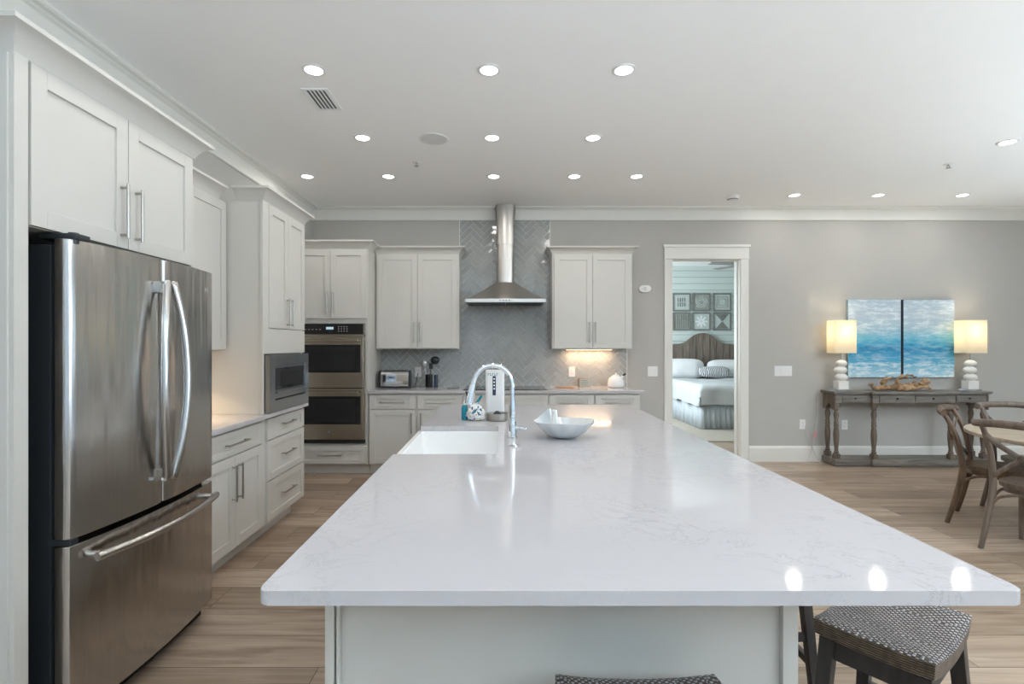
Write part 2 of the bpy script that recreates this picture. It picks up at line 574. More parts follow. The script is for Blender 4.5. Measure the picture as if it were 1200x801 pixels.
        if bev:
            es = set(f0.edges) | set(f1.edges)
            bmesh.ops.bevel(self.bm, geom=list(es), offset=bev, segments=2, affect='EDGES', profile=0.5)
        return self
    def sweep(self, path, prof, closed_ends=True):
        """sweep profile (out, up) along a horizontal polyline of (x, y, z0) with mitred corners; out = right of travel"""
        pts = [Vector(p) for p in path]
        rings = []
        for i, p in enumerate(pts):
            d0 = (pts[i] - pts[i - 1]).normalized() if i > 0 else None
            d1 = (pts[i + 1] - pts[i]).normalized() if i < len(pts) - 1 else None
            n0 = Vector((d0.y, -d0.x, 0)) if d0 else None
            n1 = Vector((d1.y, -d1.x, 0)) if d1 else None
            if n0 is None: o = n1
            elif n1 is None: o = n0
            else:
                o = (n0 + n1).normalized()
                o = o / max(0.3, o.dot(n0))
            rings.append([self.bm.verts.new(p + o * q[0] + Vector((0, 0, q[1]))) for q in prof])
        m = len(prof)
        for a, b in zip(rings, rings[1:]):
            for k in range(m):
                self.bm.faces.new((a[k], a[(k + 1) % m], b[(k + 1) % m], b[k]))
        self.bm.faces.new(rings[0][::-1]); self.bm.faces.new(rings[-1])
        return self
    def ell(self, c, rx, ry, rz, seg=20, rings=12):
        r = bmesh.ops.create_uvsphere(self.bm, u_segments=seg, v_segments=rings, radius=1)
        for v in r['verts']:
            v.co = Vector(c) + Vector((v.co.x * rx, v.co.y * ry, v.co.z * rz))
        return self
    def xform(self, M):
        bmesh.ops.transform(self.bm, matrix=M, verts=self.bm.verts[:])
        return self
    def build(self, name, m, parent=None, smooth=40):
        bmesh.ops.recalc_face_normals(self.bm, faces=self.bm.faces[:])
        me = bpy.data.meshes.new(name)
        for v in self.bm.verts:
            v.co -= self.off
        self.bm.to_mesh(me)
        self.bm.free()
        if smooth:
            for p in me.polygons:
                p.use_smooth = True
            me.set_sharp_from_angle(angle=math.radians(smooth))
        for mm in (m if isinstance(m, (list, tuple)) else [m]):
            me.materials.append(mm)
        o = bpy.data.objects.new(name, me)
        COL.objects.link(o)
        if smooth and smooth <= 60 and len(me.polygons) < 3000:
            wn = o.modifiers.new('even_shading', 'WEIGHTED_NORMAL')
            wn.keep_sharp = True
        if parent is not None:
            o.parent = parent
        else:
            o.location = self.off
        return o

def crv(pts, n=8):
    """Catmull-Rom through the points"""
    P = [Vector(p) for p in pts]
    P = [P[0] * 2 - P[1]] + P + [P[-1] * 2 - P[-2]]
    out = []
    for i in range(1, len(P) - 2):
        for k in range(n):
            t = k / n
            a, b, c, d = P[i - 1], P[i], P[i + 1], P[i + 2]
            out.append(0.5 * ((2 * b) + (c - a) * t + (2 * a - 5 * b + 4 * c - d) * t * t + (3 * b - a - 3 * c + d) * t ** 3))
    out.append(P[-2])
    return out

def thing(name, label, cat, loc=(0, 0, 0), rz=0.0, group=None):
    o = bpy.data.objects.new(name, None)
    o.empty_display_size = 0.1
    o.location = loc
    o.rotation_euler = (0, 0, rz)
    COL.objects.link(o)
    return tag(o, label, cat, group)
def tag(o, label, cat, group=None):
    o['label'], o['category'] = label, cat
    if group: o['group'] = group
    return o
def struct(name, mb, m, parent=None, smooth=40):
    o = mb.build(name, m, parent, smooth)
    o['kind'] = 'structure'
    return o
def dup(root, loc=None, rz=None, label=None):
    r = root.copy(); COL.objects.link(r)
    if loc is not None: r.location = loc
    if rz is not None: r.rotation_euler = (0, 0, rz)
    if label: r['label'] = label
    for ch in list(root.children):
        c = ch.copy(); COL.objects.link(c); c.parent = r
        for g in list(ch.children):
            d = g.copy(); COL.objects.link(d); d.parent = c
    return r

# ------------------------------------------------------------------ the room
DX0, DX1, DZ = 2.067, 2.88, 2.443          # doorway to the bedroom
WT = 0.14
m = MB(); m.box(W_LEFT - 0.15, W_RIGHT + 0.15, W_REAR - 0.15, 11.0, -0.10, 0.0)
struct('floor', m, FLOORM)
m = MB(); m.box(W_LEFT - 0.15, W_RIGHT + 0.15, W_REAR - 0.15, 11.0, CEIL, CEIL + 0.12)
struct('ceiling', m, CEILM)
m = MB()
m.box(W_LEFT - 0.15, DX0 - .013, W_BACK, W_BACK + WT, 0, CEIL); m.box(DX1 + .013, W_RIGHT + 0.15, W_BACK, W_BACK + WT, 0, CEIL); m.box(DX0 - .013, DX1 + .013, W_BACK, W_BACK + WT, DZ + .013, CEIL)
struct('wall_back', m, WALL)
m = MB(); m.box(W_LEFT - 0.15, W_LEFT, W_REAR - 0.15, W_BACK, 0, CEIL)
struct('wall_left', m, WALL)
def holed_wall(name, axis, h0, h1, a0, a1, holes, mat_):
    """wall with window openings: holes = (from, to, sill, head)"""
    m = MB()
    B = (lambda p, q, z0, z1: m.box(p, q, h0, h1, z0, z1)) if axis == 'X' else (lambda p, q, z0, z1: m.box(h0, h1, p, q, z0, z1))
    cur = a0
    for p, q, s, h in holes:
        B(cur, p, 0, CEIL)
        if s > 0: B(p, q, 0, s)
        B(p, q, h, CEIL)
        cur = q
    B(cur, a1, 0, CEIL)
    return struct(name, m, mat_)
rear_holes = [(-2.05, 0.25, 0.12, 2.5), (0.75, 3.05, 0.12, 2.5), (3.55, 5.85, 0.12, 2.5)]
holed_wall('wall_rear', 'X', W_REAR - 0.15, W_REAR, W_LEFT, W_RIGHT, rear_holes, WALL)
right_hole = [(-3.2, -0.4, 0.25, 2.6), (0.1, 2.9, 0.25, 2.6), (3.5, 5.3, 0.25, 2.6)]
holed_wall('wall_right', 'Y', W_RIGHT, W_RIGHT + 0.15, W_REAR - 0.15, W_BACK, right_hole, WALL)
for k, (p, q, s, h) in enumerate(rear_holes):
    m = MB()
    y0, y1 = W_REAR - 0.10, W_REAR - 0.04
    for a, b, c, d in ((p, p + .06, s, h), (q - .06, q, s, h), ((p + q) / 2 - .03, (p + q) / 2 + .03, s, h), (p, q, s, s + .06), (p, q, h - .06, h)):
        m.box(a, b, y0, y1, c, d)
    w = struct('window_%d' % (k + 1), m, TRIM)
    m = MB(); m.box(p + .06, q - .06, W_REAR - 0.075, W_REAR - 0.069, s + .06, h - .06)
    m.build('pane', PANE, w)
for k, (p, q, s, h) in enumerate(right_hole):
    m = MB()
    for a, b, c, d in ((p, p + .06, s, h), (q - .06, q, s, h), ((p + q) / 2 - .03, (p + q) / 2 + .03, s, h), (p, q, s, s + .06), (p, q, h - .06, h)):
        m.box(W_RIGHT + .04, W_RIGHT + .10, a, b, c, d)
    w = struct('window_%d' % (k + 4), m, TRIM)
    m = MB(); m.box(W_RIGHT + .069, W_RIGHT + .075, p + .06, q - .06, s + .06, h - .06)
    m.build('pane', PANE, w)

# ceiling trim: flat board on the ceiling, shallow cove, deep band on the wall
cp = [(0, 0), (0.09, 0), (0.09, -0.014), (0.080, -0.022), (0.050, -0.022), (0.042, -0.03), (0.024, -0.036), (0.02, -0.046), (0.02, -0.148), (0.014, -0.155), (0, -0.155)]
def crown_run(name, path):
    m = MB(); m.sweep([(x, y, CEIL) for x, y in path], cp)
    struct(name, m, TRIM, smooth=25)
crown_run('trim_1', [(W_LEFT, W_REAR + .01), (W_LEFT, W_BACK)])
crown_run('trim_2', [(W_LEFT + .02, W_BACK), (-0.075, W_BACK)])
crown_run('trim_3', [(0.16, W_BACK), (W_RIGHT - 0.001, W_BACK)])
crown_run('trim_4', [(W_RIGHT, W_BACK - .02), (W_RIGHT, W_REAR + .01)])
# baseboards
def base_run(name, path):
    m = MB(); m.sweep([(x, y, 0) for x, y in path], [(0, 0), (0.018, 0), (0.018, 0.165), (0.012, 0.175), (0.010, 0.188), (0, 0.19)])
    struct(name, m, TRIM, smooth=25)
base_run('baseboard_back', [(2.987, W_BACK), (W_RIGHT, W_BACK)])
base_run('baseboard_kitchen', [(1.535, W_BACK), (1.96, W_BACK)])
base_run('baseboard_right', [(W_RIGHT, W_BACK - .02), (W_RIGHT, W_REAR)])
base_run('baseboard_left', [(W_LEFT, W_REAR), (W_LEFT, 1.6)])
# doorway: jamb lining and casing with a capped head board
m = MB()
m.box(DX0 - .012, DX0, W_BACK - .005, W_BACK + WT + .005, 0, DZ); m.box(DX1, DX1 + .012, W_BACK - .005, W_BACK + WT + .005, 0, DZ); m.box(DX0 - .012, DX1 + .012, W_BACK - .005, W_BACK + WT + .005, DZ, DZ + .012)
for y0, y1 in ((W_BACK - .022, W_BACK), (W_BACK + WT, W_BACK + WT + .022)):
    m.box(DX0 - .102, DX0 - .006, y0, y1, 0, DZ + .01, .002); m.box(DX1 + .006, DX1 + .102, y0, y1, 0, DZ + .01, .002)
m.box(DX0 - .104, DX1 + .104, W_BACK - .026, W_BACK, DZ + .01, DZ + .145, .002)
m.box(DX0 - .118, DX1 + .118, W_BACK - .040, W_BACK, DZ + .145, DZ + .178, .004)
m.box(DX0 - .110, DX1 + .110, W_BACK - .032, W_BACK, DZ + .004, DZ + .018, .003)
m.box(DX1 - .012, DX1, W_BACK + .05, W_BACK + .09, 0, DZ - .012); m.box(DX0, DX0 + .012, W_BACK + .05, W_BACK + .09, 0, DZ - .012); m.box(DX0, DX1, W_BACK + .05, W_BACK + .09, DZ - .012, DZ)
struct('door_1', m, TRIM)

# herringbone tile behind the cooktop and under the wall cabinets
def herringbone(regions, W=0.06, n=3, gap=0.004):
    out = MB()
    ca = math.cos(PI / 4)
    rng = random.Random(3)
    for x0, x1, z0, z1 in regions:
        bm = bmesh.new()
        cx, cz = 0.04, 1.4
        R = int(3.2 / W)
        def add(u0, v0, u1, v1):
            cs = []
            for u, v in ((u0, v0), (u1, v0), (u1, v1), (u0, v1)):
                cs.append((cx + (u - v) * ca, cz + (u + v) * ca))
            if max(c[0] for c in cs) < x0 or min(c[0] for c in cs) > x1 or max(c[1] for c in cs) < z0 or min(c[1] for c in cs) > z1:
                return
            mx, mz = sum(c[0] for c in cs) / 4, sum(c[1] for c in cs) / 4
            tx, tz = rng.gauss(0, .009), rng.gauss(0, .009)
            yf = lambda c: W_BACK - .009 + (c[0] - mx) * tx + (c[1] - mz) * tz
            g = gap / 2
            sh = lambda c, k: (mx + (c[0] - mx) * (1 - k), mz + (c[1] - mz) * (1 - k))
            top = [bm.verts.new((sh(c, .03)[0], yf(c), sh(c, .03)[1])) for c in cs]
            bot = [bm.verts.new((c[0], W_BACK - .0055, c[1])) for c in cs]
            bm.faces.new(top)
            for k in range(4):
                bm.faces.new((bot[k], bot[(k + 1) % 4], top[(k + 1) % 4], top[k]))
        for r in range(-R, R):
            for c in range(-R, R):
                g = gap / 2
                if (c - r) % (2 * n) == 0:
                    add(c * W + g, r * W + g, (c + n) * W - g, (r + 1) * W - g)
                if (r - (c - 2 * n + 1)) % (2 * n) == 0:
                    add(c * W + g, r * W + g, (c + 1) * W - g, (r + n) * W - g)
        for co, no in (((x0, 0, 0), (-1, 0, 0)), ((x1, 0, 0), (1, 0, 0)), ((0, 0, z0), (0, 0, -1)), ((0, 0, z1), (0, 0, 1))):
            bmesh.ops.bisect_plane(bm, geom=bm.verts[:] + bm.edges[:] + bm.faces[:], plane_co=co, plane_no=no, clear_outer=True)
        me = bpy.data.meshes.new('tmp'); bm.to_mesh(me); bm.free()
        out.bm.from_mesh(me); bpy.data.meshes.remove(me)
    return out
TX0, TX1 = -0.506, 0.58
regs = [(-1.457, TX0, .914, 1.372), (TX0, TX1, .914, CEIL - .156), (TX1, 1.51, .914, 1.372)]
m = MB()
for x0, x1, z0, z1 in regs:
    m.box(x0, x1, W_BACK - .006, W_BACK, z0, z1)
gr = struct('trim_5', m, GROUT)
hb = herringbone(regs)
t_ = hb.build('herringbone_tile', TILEM, gr, smooth=0)
m = MB()
m.box(TX0 - .008, TX0, W_BACK - .011, W_BACK, 2.46, CEIL - .156); m.box(TX1, TX1 + .008, W_BACK - .011, W_BACK, 2.46, CEIL - .156); m.box(1.51, 1.518, W_BACK - .011, W_BACK, .914, 1.372)
m.build('edge_strip', TRIM, gr)

# ------------------------------------------------------------------ cabinet helpers
def fbox(m, ax, f, u0, u1, d0, d1, z0, z1, bev=0.0):
    """box on a cabinet front: 'Y' fronts face the viewer, 'X' fronts face right; d is the distance out of the plane f"""
    if ax == 'Y': m.box(u0, u1, f - d0, f - d1, z0, z1, bev)
    else: m.box(f + d0, f + d1, u0, u1, z0, z1, bev)
def shaker(root, off, name, ax, f, u0, u1, z0, z1, handle=None, hl=0.2, st=0.062, th=0.02, m_=None):
    """five-piece front; handle: ('v', u, zc) or ('h', uc, z)"""
    st = min(st, (z1 - z0) * 0.27)
    su = min(0.062, (u1 - u0) * 0.3)
    m = MB(off)
    fbox(m, ax, f, u0, u0 + su, 0, th, z0, z1, .0015); fbox(m, ax, f, u1 - su, u1, 0, th, z0, z1, .0015)
    fbox(m, ax, f, u0 + su, u1 - su, 0, th, z0, z0 + st, .0015); fbox(m, ax, f, u0 + su, u1 - su, 0, th, z1 - st, z1, .0015)
    fbox(m, ax, f, u0 + su - .005, u1 - su + .005, 0, th - .010, z0 + st - .005, z1 - st + .005)
    d = m.build(name, m_ or CAB, root)
    if handle:
        h = MB(off)
        k, a, b = handle
        r = .0062
        P = (lambda u, dd, z: (u, f - dd, z)) if ax == 'Y' else (lambda u, dd, z: (f + dd, u, z))
        if k == 'v':
            h.tube([P(a, th + .030, b - hl / 2), P(a, th + .030, b + hl / 2)], r, 10)
            for zz in (b - hl / 2 + .014, b + hl / 2 - .014):
                h.tube([P(a, th, zz), P(a, th + .030, zz)], r * .9, 8)
        else:
            h.tube([P(a - hl / 2, th + .030, b), P(a + hl / 2, th + .030, b)], r, 10)
            for uu in (a - hl / 2 + .014, a + hl / 2 - .014):
                h.tube([P(uu, th, b), P(uu, th + .030, b)], r * .9, 8)
        ho = h.build('handle', STEEL, d)
        ho['label'] = 'brushed nickel bar handle'
    return d
CROWN = [(0, 0), (.004, .012), (.012, .030), (.028, .052), (.048, .068), (.064, .074), (.066, .074), (.066, .090), (0, .090)]
def crown(root, off, path, z):
    m = MB(off); m.sweep([(x, y, z) for x, y in path], [(o - .001, u) for o, u in CROWN])
    return m.build('crown_moulding', CAB, root, 30)

# ------------------------------------------------------------------ left run (fronts face right)
# tall cabinet above and round the refrigerator
off = (-1.95, 2.17, 0)
r = thing('refrigerator_surround', 'white tall cabinet boxing in the steel refrigerator with two doors above it', 'cabinet', off)
m = MB(off)
m.box(W_LEFT + .004, -1.585, 1.664, 1.715, 0, 2.37, .002)                # near end panel
m.box(W_LEFT + .004, -1.62, 2.71, 2.735, 0, 1.81)                        # far end panel
m.box(W_LEFT + .004, -1.602, 1.715, 2.645, 1.812, 2.37)
m.box(W_LEFT + .06, -1.68, 1.655, 1.664, .12, .20); m.box(W_LEFT + .06, -1.68, 1.655, 1.664, 2.24, 2.33)
m.box(-1.68, -1.60, 1.655, 1.664, .0, 2.36, .001)
m.build('body', CAB, r)
shaker(r, off, 'door', 'X', -1.602, 1.722, 2.168, 1.814, 2.362, ('v', 2.128, 1.965), .225)
shaker(r, off, 'door', 'X', -1.602, 2.172, 2.622, 1.814, 2.362, ('v', 2.212, 1.965), .225)
crown(r, off, [(W_LEFT + .005, 1.664), (-1.585, 1.664), (-1.585, 2.645), (-1.84, 2.645)], 2.365)

# refrigerator: french doors over a freezer drawer
off = (-1.87, 2.25, 0)
r = thing('refrigerator', 'stainless french door refrigerator with freezer drawer and dark grey sides', 'refrigerator', off)
FY0, FY1, FYM = 1.80, 2.70, 2.25
m = MB(off)
m.box(-2.25, -1.588, FY0 + .004, FY1 - .004, .03, 1.765, .004)
m.build('cabinet_body', FRSIDE, r)
m = MB(off); m.box(-1.60, -1.575, FY0 + .012, FY1 - .012, .06, 1.76); m.build('gasket', DARKGAP, r)
def face_x(y):     # gently bowed front
    k = (y - FYM) / .45
    return -1.487 - .036 * k * k
def fdoor(y0, y1, z0, z1, name, r_near, r_far):
    m = MB(off)
    n = 14
    ys = [y0 + (y1 - y0) * i / n for i in range(n + 1)]
    poly = [(-1.572, y0)]
    def rnd(y, a):   # rounded vertical edge
        return a
    pf = []
    for i, y in enumerate(ys):
        x = face_x(y)
        pf.append([x, y])
    poly = [(-1.572, y0)] + [(pf[0][0] - .022, y0)] + [(pf[0][0] - .008, y0 + .003), (face_x(y0 + .012) - .001, y0 + .012)] + [(p_[0], p_[1]) for p_ in pf if y0 + .02 < p_[1] < y1 - .02] + \
           [(face_x(y1 - .012) - .001, y1 - .012), (pf[-1][0] - .008, y1 - .003), (pf[-1][0] - .022, y1), (-1.572, y1)]
    m.prism(poly, z0, z1, 'Z', .003)
    return m.build(name, FRIDGEM, r, 50)
dl = fdoor(FY0, FYM - .003, .722, 1.785, 'door', 1, 0)
dr = fdoor(FYM + .003, FY1, .722, 1.785, 'door', 0, 1)
fz = fdoor(FY0, FY1, .085, .698, 'freezer_drawer', 1, 1)
for d, y, s in ((dl, 2.205, -1), (dr, 2.295, 1)):
    x0 = face_x(y) + .004
    m = MB(off)
    zs = [.825, .85, .98, 1.12, 1.255, 1.39, 1.53, 1.66, 1.685]
    bow = [0, .0, .55, .88, 1, .88, .55, 0, 0]
    pts = [(x0 + (.022 if i in (0, 8) else .030) + .026 * b, y + s * .052 * (b - .35), z) for i, (z, b) in enumerate(zip(zs, bow))]
    m.tube(crv(pts, 6), .0195, 12, 0.9)
    for z in (.85, 1.66):
        m.box(x0 - .006, x0 + .035, y - s * .0182 - .012, y - s * .0182 + .012, z - .026, z + .026, .004)
    m.build('handle', FRIDGEM, d, 60)
m = MB(off)
ys = [1.862, 1.90, 2.05, 2.25, 2.45, 2.60, 2.638]
m.tube(crv([(face_x(y) + .042 + .030 * (1 - ((y - 2.25) / .39) ** 2), y, .640) for y in ys], 6), .0165, 12)
for y in (1.885, 2.615):
    m.tube([(face_x(y) - .004, y, .640), (face_x(y) + .05, y, .640)], .014, 10)
m.build('handle', FRIDGEM, fz, 60)
m = MB(off)
m.box(-1.64, -1.505, FY0 + .008, FY0 + .075, 1.785, 1.806, .004); m.tube([(-1.53, FY0 + .03, 1.77), (-1.53, FY0 + .03, 1.81)], .016, 12)
m.build('hinge_cover', FRSIDE, r)
m = MB(off); m.box(-1.60, -1.52, FY0 + .003, FY0 + .04, .699, .721, .002); m.build('centre_hinge', FRSIDE, r)
m = MB(off)
m.lathe([(0, -.001), (.014, -.001), (.016, .0015), (.0135, .003), (.0125, .002), (0, .002)], (face_x(2.615) + .001, 2.615, 1.69), 20, 'X')
m.build('badge', STEEL, dr)
m = MB(off); m.box(-2.20, -1.575, FY0 + .02, FY1 - .02, .0, .075); m.build('base_grille', DARKGAP, r)

# wall cabinet between refrigerator and microwave tower
off = (-2.12, 3.2, 1.375)
r = thing('upper_cabinet', 'white wall cabinet on left wall between the refrigerator and the microwave tower', 'cabinet', off)
m = MB(off); m.box(W_LEFT + .004, -1.98, 2.745, 3.646, 1.375, 2.43); m.build('body', CAB, r)
shaker(r, off, 'door', 'X', -1.98, 2.75, 3.197, 1.38, 2.42, ('v', 3.165, 1.52)); shaker(r, off, 'door', 'X', -1.98, 3.203, 3.644, 1.38, 2.42, ('v', 3.235, 1.52))
crown(r, off, [(-1.98, 2.745), (-1.98, 3.585)], 2.428)

def puck(root, off, x, y, z, power, spread=2.0, col=(1, .72, .42)):
    m = MB(off); m.lathe([(0, 0), (.033, 0), (.036, -.006), (.036, -.012), (0, -.012)], (x, y, z), 20)
    p_ = m.build('puck_light', WHITEP, root)
    m = MB(off); m.lathe([(0, -.0125), (.027, -.0125), (.025, -.015), (0, -.015)], (x, y, z), 20)
    m.build('lens', PUCKON, p_)
    d = bpy.data.lights.new('puck_glow', 'SPOT'); d.energy, d.color, d.spot_size, d.spot_blend, d.shadow_soft_size = power, col, spread, .7, .02
    o = bpy.data.objects.new('puck_glow', d); o.location = (x, y, z - .02); COL.objects.link(o)
def light_bar(root, off, x0, x1, y, z):
    m = MB(off); m.box(x0, x1, y - .016, y + .016, z - .012, z, .002); p_ = m.build('light_bar', WHITEP, root)
    m = MB(off); m.box(x0 + .01, x1 - .01, y - .011, y + .011, z - .015, z - .012); m.build('lens', PUCKON, p_)
    o = area('bar_glow', ((x0 + x1) / 2, y, z - .02), (0, 0, 0), x1 - x0 - .04, .02, 2.3, (1, .66, .42))
puck(r, off, -2.13, 3.30, 1.375, 15, 2.0)

# base cabinet with a drawer over two doors
off = (-2.0, 3.2, 0)
r = thing('base_cabinet', 'white base cabinet beside the refrigerator with one drawer over two doors', 'cabinet', off)
m = MB(off); m.box(W_LEFT + .004, -1.722, 2.74, 3.655, .105, .882); m.box(W_LEFT + .004, -1.79, 2.74, 3.655, 0, .105); m.build('body', CAB, r)
shaker(r, off, 'drawer', 'X', -1.722, 2.895, 3.645, .715, .862, ('h', 3.27, .786), .26, .04)
shaker(r, off, 'door', 'X', -1.722, 2.895, 3.268, .118, .703, ('v', 3.232, .535), .23); shaker(r, off, 'door', 'X', -1.722, 3.272, 3.645, .118, .703, ('v', 3.308, .535), .23)
off = (-2.0, 4.04, 0)
r = thing('drawer_cabinet', 'white three-drawer base cabinet under the microwave', 'cabinet', off)
m = MB(off); m.box(W_LEFT + .004, -1.722, 3.66, 4.42, .105, .882); m.box(W_LEFT + .004, -1.79, 3.66, 4.34, 0, .105); m.build('body', CAB, r)
for z0, z1 in ((.718, .868), (.418, .706), (.116, .406)):
    shaker(r, off, 'drawer', 'X', -1.722, 3.722, 4.408, z0, z1, ('h', 4.065, (z0 + z1) / 2 + .01), .22, .05)
off = (-2.0, 3.6, .884)
m = MB(off); m.box(W_LEFT + .004, -1.672, 2.74, 4.432, .884, .914, .003)
tag(m.build('countertop', QUARTZ), 'white quartz countertop along the left wall beside the refrigerator', 'countertop')
m = MB((-2.29, 3.2, .915)); m.box(W_LEFT + .001, W_LEFT + .009, 2.74, 3.655, .915, 1.374)
tag(m.build('backsplash_panel', CAB), 'plain white backsplash panel over the left countertop', 'backsplash')

# microwave tower standing on the countertop
off = (-2.0, 4.04, .915)
r = thing('microwave_tower', 'white tall cabinet standing on the left counter holding the microwave', 'cabinet', off)
m = MB(off)
m.box(W_LEFT + .004, -1.722, 3.66, 3.70, .915, 2.445); m.box(W_LEFT + .004, -1.722, 4.38, 4.42, .915, 2.445)
m.box(W_LEFT + .004, -1.722, 3.70, 4.38, 1.345, 2.445); m.box(W_LEFT + .004, -2.2, 3.70, 4.38, .915, 1.345)
m.box(-1.722, -1.702, 3.648, 3.738, 1.345, 2.445, .0015); m.box(-1.722, -1.702, 3.738, 4.42, 1.345, 1.530, .0015)
m.box(-1.722, -1.702, 3.648, 3.668, .915, 1.345, .0015)
m.build('body', CAB, r)
shaker(r, off, 'door', 'X', -1.722, 3.741, 4.072, 1.535, 2.438, ('v', 4.04, 1.665), .22, th=.024); shaker(r, off, 'door', 'X', -1.722, 4.076, 4.41, 1.535, 2.438, ('v', 4.108, 1.665), .22, th=.024)
crown(r, off, [(-1.90, 3.655), (-1.702, 3.655), (-1.702, 4.42), (-2.1, 4.42)], 2.44)

off = (-1.9, 4.04, .917)
r = thing('microwave', 'stainless built-in microwave with wide trim frame on the left run', 'microwave', off)
m = MB(off); m.box(-2.15, -1.715, 3.72, 4.36, .93, 1.33); m.build('housing', FRSIDE, r)
m = MB(off)
Y0, Y1, Z0, Z1 = 3.675, 4.415, .918, 1.338
for a, b, c, d in ((Y0, Y0 + .095, Z0, Z1), (Y1 - .07, Y1, Z0, Z1), (Y0 + .095, Y1 - .07, Z0, Z0 + .085), (Y0 + .095, Y1 - .07, Z1 - .075, Z1)):
    m.box(-1.70, -1.666, a, b, c, d, .002)
m.build('trim_frame', MICROM, r)
m = MB(off); m.box(-1.712, -1.674, Y0 + .097, Y1 - .072, Z0 + .087, Z1 - .077, .003); dr_ = m.build('door', MICROM, r)
m = MB(off); m.box(-1.674, -1.671, Y0 + .115, Y1 - .095, 1.075, 1.238, .001); m.build('window', BGLASS, dr_)
m = MB(off); m.box(-1.6725, -1.669, Y0 + .20, Y1 - .25, 1.10, 1.205); m.build('door_screen', DARKGAP, dr_)
m = MB(off); m.box(-1.674, -1.655, Y0 + .107, Y1 - .085, 1.052, 1.068, .004); m.build('handle', MICROM, dr_)
m = MB(off); m.box(-1.6745, -1.671, Y0 + .10, Y1 - .075, Z0 + .087, Z0 + .094); m.build('vent_slot', DARKGAP, r)

# ------------------------------------------------------------------ back run (fronts face the viewer)
YF = 5.59
off = (-1.87, 5.9, 0)
r = thing('oven_tower', 'white tall cabinet in the back left corner holding the double oven', 'cabinet', off)
TX = -1.457
m = MB(off)
m.box(W_LEFT + .004, -2.245, YF, W_BACK - .012, .105, 2.46); m.box(-1.487, TX, YF, W_BACK - .012, .105, 2.46)
m.box(-2.245, -1.487, YF, W_BACK - .012, 1.645, 2.46); m.box(-2.245, -1.487, YF, W_BACK - .012, .105, .335); m.box(-2.245, -1.487, 6.12, W_BACK - .012, .335, 1.645)
m.box(W_LEFT + .004, TX, 5.65, W_BACK - .012, 0, .105)
m.build('body', CAB, r)
shaker(r, off, 'door', 'Y', YF, -2.262, -1.868, 1.70, 2.445, ('v', -1.898, 1.87), .24); shaker(r, off, 'door', 'Y', YF, -1.864, -1.472, 1.70, 2.445, ('v', -1.834, 1.87), .24)
shaker(r, off, 'drawer', 'Y', YF, -2.262, -1.472, .118, .305, ('h', -1.87, .213), .26, .045)
crown(r, off, [(W_LEFT + .002, YF - .002), (TX, YF - .002), (TX, W_BACK - .385)], 2.455)

off = (-1.866, 5.85, .34)
r = thing('double_oven', 'stainless double wall oven with black glass doors in the corner tower', 'oven', off)
OX0, OX1 = -2.244, -1.488
m = MB(off); m.box(OX0 + .02, OX1 - .02, 5.58, 6.10, .35, 1.635); m.build('housing', FRSIDE, r)
m = MB(off)
m.box(OX0, OX0 + .016, 5.558, 5.59, .345, 1.64); m.box(OX1 - .016, OX1, 5.558, 5.59, .345, 1.64); m.box(OX0, OX1, 5.562, 5.59, 1.50, 1.525)
m.build('side_trim', OVENM, r)
m = MB(off); m.box(OX0 + .016, OX1 - .016, 5.552, 5.588, 1.527, 1.638, .003); cpn = m.build('control_panel', BGLASS, r)
m = MB(off); m.box(-1.905, -1.825, 5.5505, 5.553, 1.578, 1.605); m.build('display', DISPLAY, cpn)
m = MB(off)
for i in range(4):
    for k in range(3):
        m.box(-1.775 + i * .03, -1.763 + i * .03, 5.5505, 5.553, 1.555 + k * .024, 1.565 + k * .024)
m.build('keypad', GREYP, cpn)
m = MB(off)
for i in range(6):
    m.box(-2.18 + i * .04, -2.16 + i * .04, 5.5505, 5.553, 1.575, 1.581)
m.build('touch_marks', GREYP, cpn)
for z0, z1 in ((.945, 1.498), (.385, .938)):
    m = MB(off); m.box(OX0 + .014, OX1 - .014, 5.548, 5.588, z0, z1, .004); d = m.build('door', OVENM, r)
    m = MB(off); m.box(OX0 + .020, OX1 - .042, 5.5445, 5.549, z0 + .165, z1 - .085, .001); m.build('window', BGLASS, d)
    m = MB(off); m.box(OX0 + .05, OX1 - .10, 5.543, 5.545, z0 + .19, z1 - .11); m.build('window_screen', DARKGAP, d)
    m = MB(off)
    m.box(OX0 + .03, OX1 - .055, 5.492, 5.516, z1 - .055, z1 - .027, .006)
    for x in (OX0 + .06, OX1 - .085): m.box(x - .012, x + .012, 5.51, 5.55, z1 - .052, z1 - .030, .003)
    m.build('handle', OVENM, d)
    if z0 < .5:
        m = MB(off); m.lathe([(0, -.002), (.013, -.002), (.015, .001), (.013, .0025), (0, .0025)], (-1.866, 5.547, z0 + .085), 20, 'Y')
        m.build('badge', STEEL, d)
m = MB(off); m.box(OX0, OX1, 5.556, 5.59, .345, .383); m.build('vent_slot', DARKGAP, r)

